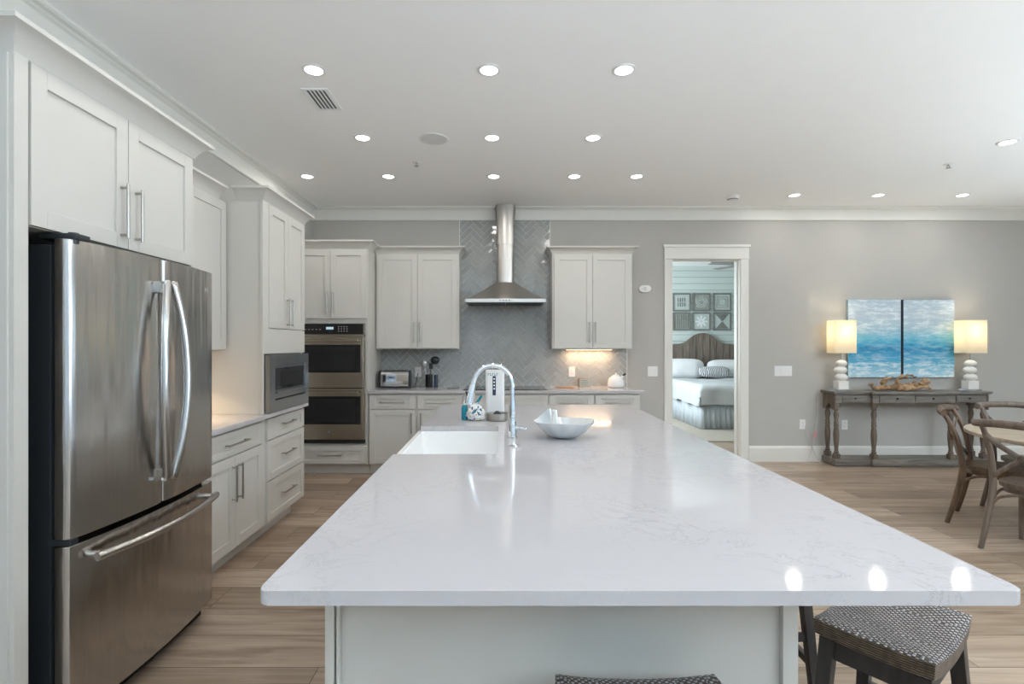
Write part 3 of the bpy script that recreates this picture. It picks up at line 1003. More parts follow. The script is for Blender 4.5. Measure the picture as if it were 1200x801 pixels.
UY = 5.87
for x0, x1, lab, px in ((-1.447, -.489, 'white two-door wall cabinet left of the range hood', 0), (.580, 1.500, 'white two-door wall cabinet right of the range hood', 1)):
    off = ((x0 + x1) / 2, 6.05, 1.365)
    r = thing('upper_cabinet', lab, 'cabinet', off, group='wall cabinets flanking the hood')
    m = MB(off); m.box(x0, x1, UY + .02, W_BACK - .013, 1.365, 2.455); m.build('body', CAB, r)
    mid = (x0 + x1) / 2
    shaker(r, off, 'door', 'Y', UY + .02, x0 + .022, mid - .002, 1.372, 2.445, ('v', mid - .034, 1.555), .235); shaker(r, off, 'door', 'Y', UY + .02, mid + .002, x1 - .022, 1.372, 2.445, ('v', mid + .034, 1.555), .235)
    path = [(x0, UY + .02), (x1, UY + .02), (x1, W_BACK - .014)]
    if px: path = [(x0, W_BACK - .014)] + path
    crown(r, off, path, 2.448)
    if px:
        light_bar(r, off, .76, 1.32, 6.10, 1.365)

xs = [-1.452, -.930, -.427, .505, 1.008, 1.510]
blabs = ['white base cabinet under the toaster, one drawer over one door', 'white base cabinet just left of the cooktop', 'wide white base cabinet under the black cooktop',
         'white base cabinet just right of the cooktop', 'white base cabinet under the white kettle at the right end']
for i in range(5):
    x0, x1 = xs[i] + .001, xs[i + 1] - .001
    off = ((x0 + x1) / 2, 5.9, 0)
    r = thing('base_cabinet', blabs[i], 'cabinet', off, group='base cabinets along the back wall')
    m = MB(off); m.box(x0, x1, YF, W_BACK - .012, .105, .882); m.box(x0, x1, 5.65, W_BACK - .012, 0, .105); m.build('body', CAB, r)
    if i != 2:
        shaker(r, off, 'drawer', 'Y', YF, x0 + .012, x1 - .012, .715, .862, ('h', (x0 + x1) / 2, .786), .27, .04)
        hx = x1 - .05 if i in (0, 3) else x0 + .05
        shaker(r, off, 'door', 'Y', YF, x0 + .012, x1 - .012, .118, .703, ('v', hx, .56), .22)
    else:
        shaker(r, off, 'drawer', 'Y', YF, x0 + .012, x1 - .012, .715, .862, None, .27, .04)
        for z0, z1 in ((.118, .405), (.417, .703)):
            shaker(r, off, 'drawer', 'Y', YF, x0 + .012, x1 - .012, z0, z1, ('h', (x0 + x1) / 2, (z0 + z1) / 2), .3, .055)
m = MB((0, 5.9, .884)); m.box(-1.455, 1.548, 5.552, W_BACK - .001, .884, .914, .003)
tag(m.build('countertop', QUARTZ), 'white quartz countertop along the back wall under the tiled backsplash', 'countertop')

# ------------------------------------------------------------------ island
IX0, IX1, IY0, IY1 = -.495, 1.06, 1.033, 4.25
SK0, SK1 = 2.33, 3.13
off = (.15, 2.76, 0)
r = thing('kitchen_island', 'white painted island base under the big white quartz top', 'island', off)
m = MB(off)
BX0, BX1, BY0, BY1 = -.455, .765, 1.345, 4.20
m.box(BX0, BX1, BY0, 2.31, .09, .882); m.box(BX0, BX1, 3.15, BY1, .09, .882); m.box(.02, BX1, 2.31, 3.15, .09, .882); m.box(BX0, .02, 2.31, 3.15, .09, .62)
m.box(BX0 + .06, BX1 - .02, BY0 + .02, BY1 - .02, 0, .09)
m.build('body', CAB, r)
m = MB(off)
for x0, x1 in ((BX0 - .004, BX0 + .020), (BX0 + .026, BX0 + .036), (BX1 - .036, BX1 + .004)):
    m.box(x0, x1, BY0 - .018, BY0, 0, .882, .002)
m.box(BX0 - .004, BX1 + .004, BY0 - .018, BY0, 0, .10, .002)
m.build('corner_board', CAB, r)
for y in (2.2, 3.0, 3.8):
    m = MB(off); m.box(BX1 - .001, BX1 + .012, y - .04, y + .04, .10, .86, .002); m.build('side_batten', CAB, r)

def rc(cx, cy, rr, a0, a1, n=6):
    return [(cx + rr * math.cos(math.radians(a0 + (a1 - a0) * i / n)), cy + rr * math.sin(math.radians(a0 + (a1 - a0) * i / n))) for i in range(n + 1)]
q = .022
outline = rc(IX0 + q, IY0 + q, q, 180, 270) + rc(IX1 - q, IY0 + q, q, 270, 360) + rc(IX1 - q, IY1 - q, q, 0, 90) + rc(IX0 + q, IY1 - q, q, 90, 180) + \
    [(IX0, SK1), (-.03, SK1), (-.02, SK1 - .01), (-.02, SK0 + .01), (-.03, SK0), (IX0, SK0)]
off = (.28, 2.64, .884)
m = MB(off); m.prism(outline, .884, .914, 'Z', .0025)
tag(m.build('island_top', QUARTZ), 'large white quartz island top with cut-out for the sink', 'countertop')
# farmhouse sink
off = (-.25, 2.73, .63)
m = MB(off)
sx0, sx1, sy0, sy1, zt, zb = -.512, .008, SK0 - .012, SK1 + .012, .8835, .635
def ring(x0, x1, y0, y1, rr):
    return rc(x0 + rr, y0 + rr, rr, 180, 270, 4) + rc(x1 - rr, y0 + rr, rr, 270, 360, 4) + rc(x1 - rr, y1 - rr, rr, 0, 90, 4) + rc(x0 + rr, y1 - rr, rr, 90, 180, 4)
levels = [(ring(sx0, sx1, sy0, sy1, .02), zb), (ring(sx0, sx1, sy0, sy1, .02), zt - .006), (ring(sx0 + .004, sx1 - .004, sy0 + .004, sy1 - .004, .018), zt),
          (ring(sx0 + .026, sx1 - .024, sy0 + .022, sy1 - .022, .02), zt), (ring(sx0 + .032, sx1 - .028, sy0 + .026, sy1 - .026, .03), zt - .01), (ring(sx0 + .038, sx1 - .034, sy0 + .03, sy1 - .03, .03), zb + .03), (ring(sx0 + .06, sx1 - .06, sy0 + .06, sy1 - .06, .03), zb + .018)]
rg = [[m.bm.verts.new((x, y, z)) for x, y in pl] for pl, z in levels]
for a, b in zip(rg, rg[1:]):
    for k in range(len(a)):
        m.bm.faces.new((a[k], a[(k + 1) % len(a)], b[(k + 1) % len(a)], b[k]))
m.bm.faces.new(rg[0][::-1]); m.bm.faces.new(rg[-1])
sk = m.build('farmhouse_sink', PORC)
tag(sk, 'white apron-front farmhouse sink let into the island', 'sink')
m = MB((-.25, 2.73, .63)); m.lathe([(0, .6535), (.045, .6535), (.048, .656), (.03, .655), (0, .6545)], (-.25, 2.73, 0), 24); m.build('drain', CHROME, sk)

# ------------------------------------------------------------------ range hood and cooktop
off = (.043, 5.95, 1.88)
r = thing('range_hood', 'stainless chimney range hood with flared canopy on the tiled wall', 'range hood', off)
hc = .043
def dshape(hw, yb, yf, n=14):
    """flat back on the wall, softly bowed front"""
    return [(hc - hw, yb)] + [(hc - hw * math.cos(PI * i / n), yf + (yb - yf) * .38 * (1 - math.sin(PI * i / n) ** .8)) for i in range(n + 1)] + [(hc + hw, yb)]
def loft(m, levels):
    rg = [[m.bm.verts.new((x, y, z)) for x, y in pl] for pl, z in levels]
    for a, b in zip(rg, rg[1:]):
        for k in range(len(a)):
            m.bm.faces.new((a[k], a[(k + 1) % len(a)], b[(k + 1) % len(a)], b[k]))
    m.bm.faces.new(rg[0][::-1]); m.bm.faces.new(rg[-1])
yb = W_BACK - .0105
m = MB(off)
loft(m, [(dshape(.100, yb, 6.03), 2.13), (dshape(.100, yb, 6.03), 2.62)])
m.build('lower_chimney', HOODM, r, 60)
m = MB(off)
loft(m, [(dshape(.106, yb, 6.022), 2.60), (dshape(.106, yb, 6.022), CEIL)])
m.build('upper_chimney', HOODM, r, 60)
m = MB(off)
def rect(hw, yf): return [(hc - hw, yb)] + [(hc - hw + 2 * hw * i / 8, yf) for i in range(9)] + [(hc + hw, yb)]
lv = []
for i in range(9):
    k = i / 8
    hw = .448 - (.448 - .112) * (k ** .85) ; yf = 5.70 + (6.015 - 5.70) * (k ** .8)
    lv.append((rect(hw, yf), 1.925 + .222 * k))
loft(m, lv)
m.build('canopy', HOODM, r, 30)
m = MB(off); m.box(hc - .450, hc + .450, 5.697, yb, 1.885, 1.926, .002); m.build('canopy_rim', HOODM, r)
for i in range(4):
    m = MB(off); m.box(hc - .07 + i * .035, hc - .055 + i * .035, 5.694, 5.698, 1.902, 1.910); m.build('button', DARKGAP, r)
m = MB(off); m.box(hc - .42, hc - .005, 5.74, 6.12, 1.878, 1.886); m.box(hc + .005, hc + .42, 5.74, 6.12, 1.878, 1.886); m.build('filter', FRSIDE, r)
off = (.04, 5.86, .914)
m = MB(off); m.box(-.42, .50, 5.62, 6.12, .9142, .922, .003); r = m.build('cooktop', BGLASS)
tag(r, 'black glass cooktop set on the counter under the range hood', 'cooktop')
m = MB(off)
for x, y, rr in ((-.22, 5.98, .085), (-.22, 5.76, .10), (.30, 5.98, .085), (.30, 5.76, .10), (.04, 5.87, .12)):
    m.lathe([(rr - .003, .9221), (rr, .9221), (rr, .9224), (rr - .003, .9224)], (x, y, 0), 32, loop=True)
m.build('burner_ring', GREYP, r)

# ------------------------------------------------------------------ ceiling fittings
def can(x, y, label):
    off = (x, y, CEIL)
    r = thing('recessed_light', label, 'ceiling light', off, group='recessed ceiling lights')
    m = MB(off); m.lathe([(.053, -.001), (.070, -.001), (.071, -.004), (.065, -.007), (.053, -.006)], (x, y, CEIL), 28, loop=True); m.build('trim_ring', WHITEP, r)
    m = MB(off); m.lathe([(0, -.003), (.053, -.003), (.053, -.001), (0, -.001)], (x, y, CEIL), 28); m.build('lens', LAMPON, r)
    d = bpy.data.lights.new('can_glow', 'AREA'); d.shape = 'DISK'; d.size, d.energy, d.color = .11, CAN_POWER, CAN_COLOR
    o = bpy.data.objects.new('can_glow', d); o.location = (x, y, CEIL - .012); COL.objects.link(o)
for x, y, lab in (
    (-1.134, 3.09, 'recessed ceiling light just in front of the ceiling vent'), (-.077, 3.09, 'recessed ceiling light in the row nearest the viewer, straight ahead over the island'), (.737, 3.09, 'recessed ceiling light in the row nearest the viewer, over the island right side'),
    (-1.114, 4.10, 'recessed ceiling light just left of the round ceiling speaker'), (-.077, 4.10, 'recessed ceiling light just right of the round ceiling speaker'), (.731, 4.10, 'recessed ceiling light in the middle row, second right of the speaker'),
    (-1.915, 5.04, 'recessed ceiling light in the back left corner above the oven tower'), (-1.117, 5.04, 'recessed ceiling light in front of the left wall cabinet by the hood'), (-.080, 5.04, 'recessed ceiling light directly in front of the hood chimney'), (.714, 5.04, 'recessed ceiling light just right of the hood, left of the two before that wall cabinet'), (1.327, 5.04, 'recessed ceiling light right of the hood, right of the two before that wall cabinet'),
    (3.24, 5.67, 'recessed ceiling light beside the smoke detector near the back wall'), (4.17, 5.67, 'recessed ceiling light near the back wall above the left table lamp side of the console'), (5.10, 5.67, 'recessed ceiling light near the back wall above the right table lamp side of the console'),
    (4.14, 4.19, 'recessed ceiling light over the dining table at the right of the ceiling')):
    can(x, y, lab)
# fittings overhead behind the viewer's field of view give light only
for x in (-1.12, -.08, .74, 3.2, 4.2, 5.1):
    for y in (1.9, .4) if x < 2 else (2.4, .4):
        d = bpy.data.lights.new('can_glow', 'AREA'); d.shape = 'DISK'; d.size, d.energy, d.color = .11, CAN_POWER, CAN_COLOR
        o = bpy.data.objects.new('can_glow', d); o.location = (x, y, CEIL - .012); COL.objects.link(o)

off = (-1.213, 3.46, CEIL)
r = thing('air_vent', 'white slotted air vent in the ceiling above the refrigerator side', 'vent', off)
m = MB(off)
for a, b, c, d in ((-1.30, -1.285, 3.31, 3.61), (-1.14, -1.125, 3.31, 3.61), (-1.285, -1.14, 3.31, 3.325), (-1.285, -1.14, 3.595, 3.61)): m.box(a, b, c, d, CEIL - .008, CEIL)
m.build('frame', WHITEP, r)
m = MB(off); m.box(-1.285, -1.14, 3.325, 3.595, CEIL - .002, CEIL); m.build('duct', DARKGAP, r)
m = MB(off)
for i in range(6):
    x = -1.278 + i * .026
    m.obox((x, 3.46, CEIL - .005), (.0085, 0, -.003), (0, .135, 0), (.0006, 0, .0012))
m.build('slats', WHITEP, r)
off = (-.55, 4.13, CEIL)
r = thing('ceiling_speaker', 'round grey flush speaker in the ceiling over the kitchen', 'speaker', off)
m = MB(off); m.lathe([(.108, 0), (.120, 0), (.119, -.004), (.108, -.006)], off, 40, loop=True); m.build('rim', WHITEP, r)
m = MB(off); m.lathe([(0, -.004), (.108, -.004), (.108, 0), (0, 0)], off, 40); m.build('grille', mat('speaker_grille', lin(222, 221, 219), .8, bump=.6, bscale=500), r)
for x, y, lab in ((-.775, 4.65, 'small fire sprinkler head in the ceiling behind the round speaker'), (4.10, 4.70, 'small fire sprinkler head in the ceiling over the dining side')):
    off = (x, y, CEIL)
    r = thing('fire_sprinkler', lab, 'sprinkler', off)
    m = MB(off); m.lathe([(0, -.006), (.030, -.006), (.036, 0), (0, 0)], off, 20); m.build('escutcheon', WHITEP, r)
    m = MB(off); m.tube([(x, y, CEIL - .006), (x, y, CEIL - .018)], .007, 8); m.tube(crv([(x - .006, y, CEIL - .014), (x - .013, y, CEIL - .024), (x, y, CEIL - .034), (x + .013, y, CEIL - .024), (x + .006, y, CEIL - .014)], 4), .0025, 6)
    m.lathe([(0, -.038), (.020, -.038), (.020, -.034), (0, -.032)], off, 14); m.build('nozzle', STEEL, r)
off = (2.58, 5.72, CEIL)
r = thing('smoke_detector', 'round white smoke detector on the ceiling above the bedroom doorway', 'smoke detector', off)
m = MB(off); m.lathe([(0, -.045), (.045, -.043), (.058, -.03), (.065, -.012), (.070, -.010), (.070, 0), (0, 0)], off, 28); m.build('housing', WHITEP, r)
m = MB(off); m.lathe([(.046, -.040), (.056, -.032), (.0575, -.034), (.047, -.0425)], off, 28, loop=True); m.build('sensing_slot', GREYP, r)

# ------------------------------------------------------------------ wall plates
def plate(x, z, w, h, label, kind, y=W_BACK, n=1, group=None):
    off = (x, y, z)
    r = thing('light_switch' if kind == 's' else 'wall_outlet', label, 'switch' if kind == 's' else 'outlet', off, 0, group)
    m = MB(off); m.box(x - w / 2, x + w / 2, y - .007, y, z - h / 2, z + h / 2, .003); m.build('cover_plate', WHITEP, r)
    for i in range(n):
        cx = x + (i - (n - 1) / 2) * .046
        m = MB(off)
        if kind == 's':
            m.box(cx - .016, cx + .016, y - .011, y - .006, z - .033, z + .033, .002)
            m.build('rocker', PORC, r)
        else:
            for s in (-1, 1): m.lathe([(0, .009), (.015, .009), (.016, .006), (0, .006)], (cx, y, z + s * .02), 16, 'Y')
            f = m.build('socket', PORC, r)
            m = MB(off)
            for s in (-1, 1):
                for t in (-1, 1): m.box(cx + t * .006 - .0012, cx + t * .006 + .0012, y - .0096, y - .0088, z + s * .02 - .004, z + s * .02 + .005)
            m.build('slots', DARKGAP, f)
plate(-1.01, 1.085, .076, .120, 'white outlet on the grey tile between toaster and utensil crock', 'o', W_BACK - .0105)
plate(.847, 1.085, .076, .120, 'white outlet on the tile under the right wall cabinet, over the small box sign', 'o', W_BACK - .0105)
plate(1.826, 1.09, .120, .122, 'white double switch between the tiled backsplash and the bedroom doorway', 's', n=2)
plate(3.405, 1.095, .212, .124, 'white four-gang switch plate right of the bedroom doorway', 's', n=4)
plate(3.64, .45, .072, .118, 'white outlet low on the wall just left of the console table', 'o')
plate(4.15, .445, .072, .118, 'white outlet low on the wall behind the console table', 'o')
off = (1.73, W_BACK, 2.087)
r = thing('wall_sensor', 'white oval wall sensor high on the wall left of the bedroom doorway', 'sensor', off)
m = MB(off); m.prism([(1.73 + .030 * s + .042 * math.cos(a), 2.087 + .042 * math.sin(a)) for s, a0 in ((1, -PI / 2), (-1, PI / 2)) for a in [a0 + PI * i / 10 for i in range(11)]], W_BACK - .03, W_BACK, 'Y', .006); m.build('housing', WHITEP, r)
m = MB(off)
for i in range(3): m.box(1.715, 1.745, W_BACK - .0312, W_BACK - .0295, 2.072 + i * .013, 2.077 + i * .013)
m.lathe([(0, .032), (.006, .032), (.006, .029), (0, .029)], (1.703, W_BACK, 2.087), 12, 'Y'); m.build('vents', GREYP, r)
off = (.263, BY0, .77)
r = thing('wall_outlet', 'white sideways outlet on the island end under the overhanging top', 'outlet', off)
m = MB(off); m.box(.203, .323, BY0 - .007, BY0, .735, .807, .003); m.build('cover_plate', WHITEP, r)
m = MB(off)
for s in (-1, 1): m.lathe([(0, .009), (.015, .009), (.016, .006), (0, .006)], (.263 + s * .02, BY0, .771), 16, 'Y')
m.build('socket', PORC, r)

# ------------------------------------------------------------------ back counter
CT = .914
off = (-1.24, 5.97, CT)
r = thing('toaster', 'chrome long-slot toaster with black ends on the back counter', 'toaster', off)
m = MB(off)
pr = [(5.885, CT + .022), (5.88, CT + .15), (5.90, CT + .185), (5.93, CT + .198), (6.01, CT + .198), (6.04, CT + .185), (6.06, CT + .15), (6.055, CT + .022)]
m.prism(pr, -1.392, -1.075, 'X', .004); m.build('body', CHROME, r)
pe = [(y + (.004 if y > 5.97 else -.004), z) for y, z in [(5.885, CT + .008), (5.88, CT + .15), (5.90, CT + .188), (5.93, CT + .202), (6.01, CT + .202), (6.04, CT + .188), (6.06, CT + .15), (6.055, CT + .008)]]
for x0, x1 in ((-1.418, -1.392), (-1.075, -1.066)):
    m = MB(off); m.prism(pe, x0, x1, 'X', .003); m.build('end_cap', BLACKP, r)
m = MB(off); m.box(-1.40, -1.07, 5.885, 6.055, CT, CT + .022, .004); m.build('base', BLACKP, r)
m = MB(off)
for y in (5.94, 5.99): m.box(-1.36, -1.11, y - .008, y + .008, CT + .197, CT + .1995)
m.build('slots', DARKGAP, r)
m = MB(off); m.box(-1.434, -1.415, 5.955, 5.985, CT + .12, CT + .135, .003); m.build('lever', BLACKP, r)
m = MB((-1.19, 5.86, CT)); m.tube(crv([(-1.25, 5.872, CT + .006), (-1.20, 5.84, CT + .006), (-1.14, 5.85, CT + .006), (-1.055, 5.87, CT + .006), (-1.045, 5.95, CT + .006), (-1.03, 6.1, CT + .02), (-1.012, 6.175, CT + .15)], 8), .004, 8)
tag(m.build('power_cord', BLACKP), 'black cord running from the toaster to the tiled wall outlet', 'cord')

off = (-.855, 6.02, CT)
r = thing('utensil_crock', 'black cylindrical crock holding kitchen utensils on the back counter', 'crock', off)
m = MB(off); m.lathe([(0, .002), (.040, .002), (.042, .006), (.042, .150), (.038, .150), (.037, .012), (0, .012)], off, 28); m.build('pot', CROCK, r)
off = (-.775, 6.03, CT)
r = thing('knife_sharpener', 'slim dark upright holder beside the black utensil crock', 'holder', off)
m = MB(off); m.lathe([(0, 0), (.028, 0), (.028, .006), (.022, .012), (.022, .14), (.018, .145), (0, .145)], off, 20); m.build('body', mat('dark_blue_grey', lin(52, 66, 84), .25), r)
def utensil(base, tip, label, head, cat, hm):
    off = tuple(base)
    r = thing(head, label, cat, off, group='utensils in the crock')
    m = MB(off); m.tube([base, tip], .0055, 8, .6); m.build('handle', hm, r)
    return off, r
off, r = utensil((-.86, 6.01, CT + .014), (-.905, 6.02, CT + .245), 'steel slotted spoon leaning left in the black crock', 'slotted_spoon', 'spoon', STEEL)
m = MB(off); m.ell((-.914, 6.018, CT + .275), .034, .010, .042); m.build('bowl', STEEL, r)
off, r = utensil((-.872, 6.025, CT + .016), (-.803, 6.03, CT + .27), 'black ladle leaning right in the black crock, tallest utensil', 'ladle', 'ladle', STEEL)
m = MB(off); m.ell((-.785, 6.02, CT + .315), .052, .030, .046); m.build('bowl', BLACKP, r)
off, r = utensil((-.84, 6.00, CT + .014), (-.83, 5.99, CT + .22), 'black turner with short handle between the two spoons in the crock', 'turner', 'turner', BLACKP)
m = MB(off); m.box(-.850, -.808, 5.985, 5.990, CT + .215, CT + .285, .002); m.build('blade', BLACKP, r)

for x, y, rx, lab in ((-.555, 5.86, .075, 'flat grey spoon rest on the back counter left of the cooktop'),):
    m = MB((x, y, CT)); m.lathe([(0, .001), (.060, .001), (.075, .010), (.072, .012), (.055, .004), (0, .004)], (x, y, CT), 28, sy=.75)
    tag(m.build('spoon_rest', GREYP), lab, 'spoon rest')
off = (.74, 5.93, CT)
r = thing('cutting_board', 'small brown board with a handle lying on the counter right of the cooktop', 'cutting board', off)
m = MB(off); m.prism([(.70, 5.885), (.84, 5.885), (.845, 5.975), (.70, 5.975)], CT, CT + .010, 'Z', .003); m.build('board', HONEY, r)
m = MB(off); m.tube(crv([(.70, 5.93, CT + .007), (.66, 5.93, CT + .010), (.62, 5.93, CT + .006)], 5), .007, 8); m.build('handle', HONEY, r)
off = (.985, 6.07, CT)
r = thing('box_sign', 'small pale box sign with brown edges on the counter before the tile', 'sign', off)
m = MB(off); m.box(.905, 1.045, 6.05, 6.085, CT, CT + .10, .002); m.build('frame', mat('tan_wood_edge', lin(150, 124, 100), .6), r)
m = MB(off); m.box(.922, 1.042, 6.047, 6.051, CT + .005, CT + .096); f = m.build('face', GREEN, r)
m = MB(off)
for i in range(4): m.box(.935, 1.030 - .012 * (i % 2), 6.0455, 6.0475, CT + .018 + i * .019, CT + .026 + i * .019)
m.build('printed_lines', GREYP, f)
off = (1.335, 5.99, CT)
r = thing('kettle', 'round white enamel kettle with dark spout cap on the right end of the back counter', 'kettle', off)
m = MB(off); m.lathe([(0, .001), (.078, .001), (.092, .012), (.098, .04), (.094, .075), (.078, .108), (.05, .130), (.030, .138), (0, .140)], off, 36); m.build('body', PORC, r)
m = MB(off); m.lathe([(0, .138), (.040, .136), (.038, .146), (.014, .150), (.010, .158), (.014, .168), (0, .172)], off, 24); m.build('lid', PORC, r)
m = MB(off); m.tube([(1.392, 5.97, CT + .110), (1.425, 5.955, CT + .150)], [.018, .011], 12); sp = m.build('spout', PORC, r)
m = MB(off); m.tube([(1.412, 5.96, CT + .138), (1.438, 5.95, CT + .166)], [.013, .015], 12); m.build('spout_cap', BLACKP, sp)

# ------------------------------------------------------------------ on the island
off = (.057, 2.73, CT)
r = thing('faucet', 'chrome gooseneck pull-down faucet beside the island sink', 'faucet', off)
fx, fy = .057, 2.73
m = MB(off); m.lathe([(0, 0), (.027, 0), (.027, .006), (.023, .010), (.022, .075), (.019, .082), (.018, .115), (.0165, .20), (0, .20)], off, 24); m.build('body', CHROME, r)
m = MB(off)
arc = [(fx, fy, CT + .19), (fx - .002, fy, CT + .27)] + [(fx - .105 + .103 * math.cos(math.radians(a)), fy, CT + .283 + .105 * math.sin(math.radians(a))) for a in range(0, 166, 15)] + [(fx - .215, fy, CT + .268)]
m.tube(arc, .013, 14, up=(0, 1, 0)); m.build('spout', CHROME, r)
m = MB(off); m.tube([(fx - .211, fy, CT + .285), (fx - .216, fy, CT + .262), (fx - .228, fy, CT + .20), (fx - .232, fy, CT + .182)], [.0155, .019, .0235, .0235], 16); sh_ = m.build('spray_head', CHROME, r)
m = MB(off); m.obox((fx - .243, fy - .003, CT + .232), (.004, 0, .001), (0, .007, 0), (-.004, 0, .018), .002); m.build('button', BLACKP, sh_)
m = MB(off); m.tube([(fx + .015, fy, CT + .052), (fx + .036, fy - .004, CT + .055)], .0145, 14); m.tube([(fx + .034, fy - .003, CT + .055), (fx + .075, fy - .010, CT + .047)], [.007, .005], 10); m.build('lever', CHROME, r)
m = MB((.061, 2.507, CT)); m.lathe([(0, 0), (.024, 0), (.024, .004), (.018, .007), (.012, .008), (.011, .012), (0, .013)], (.061, 2.507, CT), 24)
tag(m.build('air_switch', CHROME), 'small round chrome button in the island top in front of the faucet', 'button')

# white dispenser with a dotted navy strip, steel dish in front, printed bag, teal bottle and brush
off = (-.045, 3.53, CT)
r = thing('water_dispenser', 'tall white countertop dispenser with teal lettering and navy strip behind the faucet', 'dispenser', off)
m = MB(off); m.prism(rc(-.090, 3.49, .02, 180, 270) + rc(-.002, 3.49, .02, 270, 360) + rc(-.002, 3.59, .02, 0, 90) + rc(-.090, 3.59, .02, 90, 180), CT + .03, CT + .322, 'Z', .004); m.build('body', WHITEP, r)
m = MB(off); m.box(-.062, -.040, 3.4675, 3.4705, CT + .155, CT + .285, .001); st = m.build('control_strip', NAVY, r)
m = MB(off)
for i in range(4): m.lathe([(0, .0025), (.006, .0025), (.006, 0), (0, 0)], (-.051, 3.468, CT + .200 + i * .022), 12, 'Y')
m.build('indicator_dots', WHITEP, st)
m = MB(off)
for i, w in enumerate((.010, .012, .008, .012, .010)):
    x = -.094 + i * .0145
    m.box(x, x + .003, 3.4675, 3.4705, CT + .288, CT + .304); m.box(x, x + w, 3.4675, 3.4705, CT + (.288 if i % 2 else .301), CT + (.291 if i % 2 else .304))
m.build('lettering', TEAL, r)
m = MB(off); m.box(-.105, .013, 3.475, 3.605, CT, CT + .030, .004); m.build('base', GREYP, r)
off = (-.030, 3.385, CT)
r = thing('steel_dish', 'low round stainless dish in front of the white dispenser', 'dish', off)
m = MB(off); m.lathe([(0, .001), (.066, .001), (.070, .006), (.074, .048), (.071, .048), (.067, .010), (0, .008)], off, 32); m.build('dish_wall', STEEL, r)
m = MB(off); m.lathe([(0, .010), (.060, .010), (.040, .030), (.016, .055), (.010, .060), (0, .061)], (-.030, 3.385, CT), 24); m.build('strainer_knob', BLACKP, r)

off = (-.172, 3.375, CT)
m = MB(off)
bmesh.ops.create_icosphere(m.bm, subdivisions=5, radius=1)
for v in m.bm.verts:
    n1 = noise.fractal(v.co * 2.2 + Vector((3, 1, 7)), 1.0, 2.0, 4)
    k = 1 + .24 * n1 + .10 * abs(noise.noise(v.co * 6))
    z = v.co.z
    v.co = Vector((-.172 + v.co.x * .053 * k * (1.05 - .28 * z), 3.375 + v.co.y * .050 * k, max(CT + .001, CT + .052 + z * .058 * k)))
tag(m.build('wrapper_bag', BAGM, None, 25), 'crumpled white printed wrapper bag beside the sink', 'bag')
off = (-.247, 3.40, CT)
r = thing('dish_soap', 'small teal soap bottle at the left of the printed wrapper', 'bottle', off)
m = MB(off); m.lathe([(0, .001), (.019, .001), (.021, .006), (.021, .075), (.017, .092), (.008, .100), (0, .100)], off, 20); m.build('bottle_body', TEAL, r)
m = MB(off); m.lathe([(0, .099), (.010, .099), (.010, .114), (.005, .118), (.005, .128), (0, .129)], off, 14); m.build('cap', WHITEP, r)
off = (-.15, 3.43, CT + .09)
r = thing('dish_brush', 'teal-handled dish brush tilted up behind the printed wrapper', 'brush', off)
m = MB(off); m.tube(crv([(-.185, 3.435, CT + .085), (-.16, 3.435, CT + .118), (-.135, 3.435, CT + .158)], 6), [.010, .012, .013], 10, .7); m.build('handle', TEAL, r)
m = MB(off); m.tube([(-.188, 3.435, CT + .082), (-.195, 3.435, CT + .066)], [.016, .017], 12); m.build('bristles', WHITEP, r)

# shell shaped bowl
off = (.335, 2.745, CT)
m = MB(off)
NA, NR = 96, 12
def shellpt(a, k, inner):
    flut = .004 * math.sin(a * 11) * k
    lob = max(0.0, math.cos(a - math.radians(125))) ** 30
    rr = (.050 + .108 * k + flut)
    h = .084 * (k ** 1.7) + .004 * math.sin(a * 3 + 1) * k * k + .050 * lob * k * k
    if lob: rr *= 1 - .25 * lob * k * k
    t = -.004 if not inner else 0
    return Vector((off[0] + math.cos(a) * (rr + t) * 1.02, off[1] + math.sin(a) * (rr + t) * .95, CT + .002 + h + (.005 if inner else 0)))
rings = []
for inner in (False, True):
    ks = [i / NR for i in range(NR + 1)]
    if inner: ks = ks[::-1]
    for k in ks:
        rings.append([m.bm.verts.new(shellpt(2 * PI * j / NA, k, inner)) for j in range(NA)])
for a, b in zip(rings, rings[1:]):
    for j in range(NA): m.bm.faces.new((a[j], a[(j + 1) % NA], b[(j + 1) % NA], b[j]))
m.bm.faces.new(rings[0][::-1]); m.bm.faces.new(rings[-1])
tag(m.build('shell_bowl', BOWLM, None, 80), 'white glass shell-shaped bowl on the island top', 'bowl')
off = (.305, 2.765, CT + .012)
m = MB(off)
for i in range(7):
    a = i * .9
    m.tube(crv([(.308 + .010 * math.cos(a), 2.762 + .010 * math.sin(a), CT + .026), (.298 + .016 * math.cos(a), 2.768 + .016 * math.sin(a), CT + .07), (.288 + .010 * math.cos(a + .5), 2.775 + .010 * math.sin(a + .5), CT + .105 + .02 * (i % 3))], 5), [.013, .013, .008], 8)
tag(m.build('coral_piece', PORC), 'white coral piece standing up inside the shell bowl', 'coral')

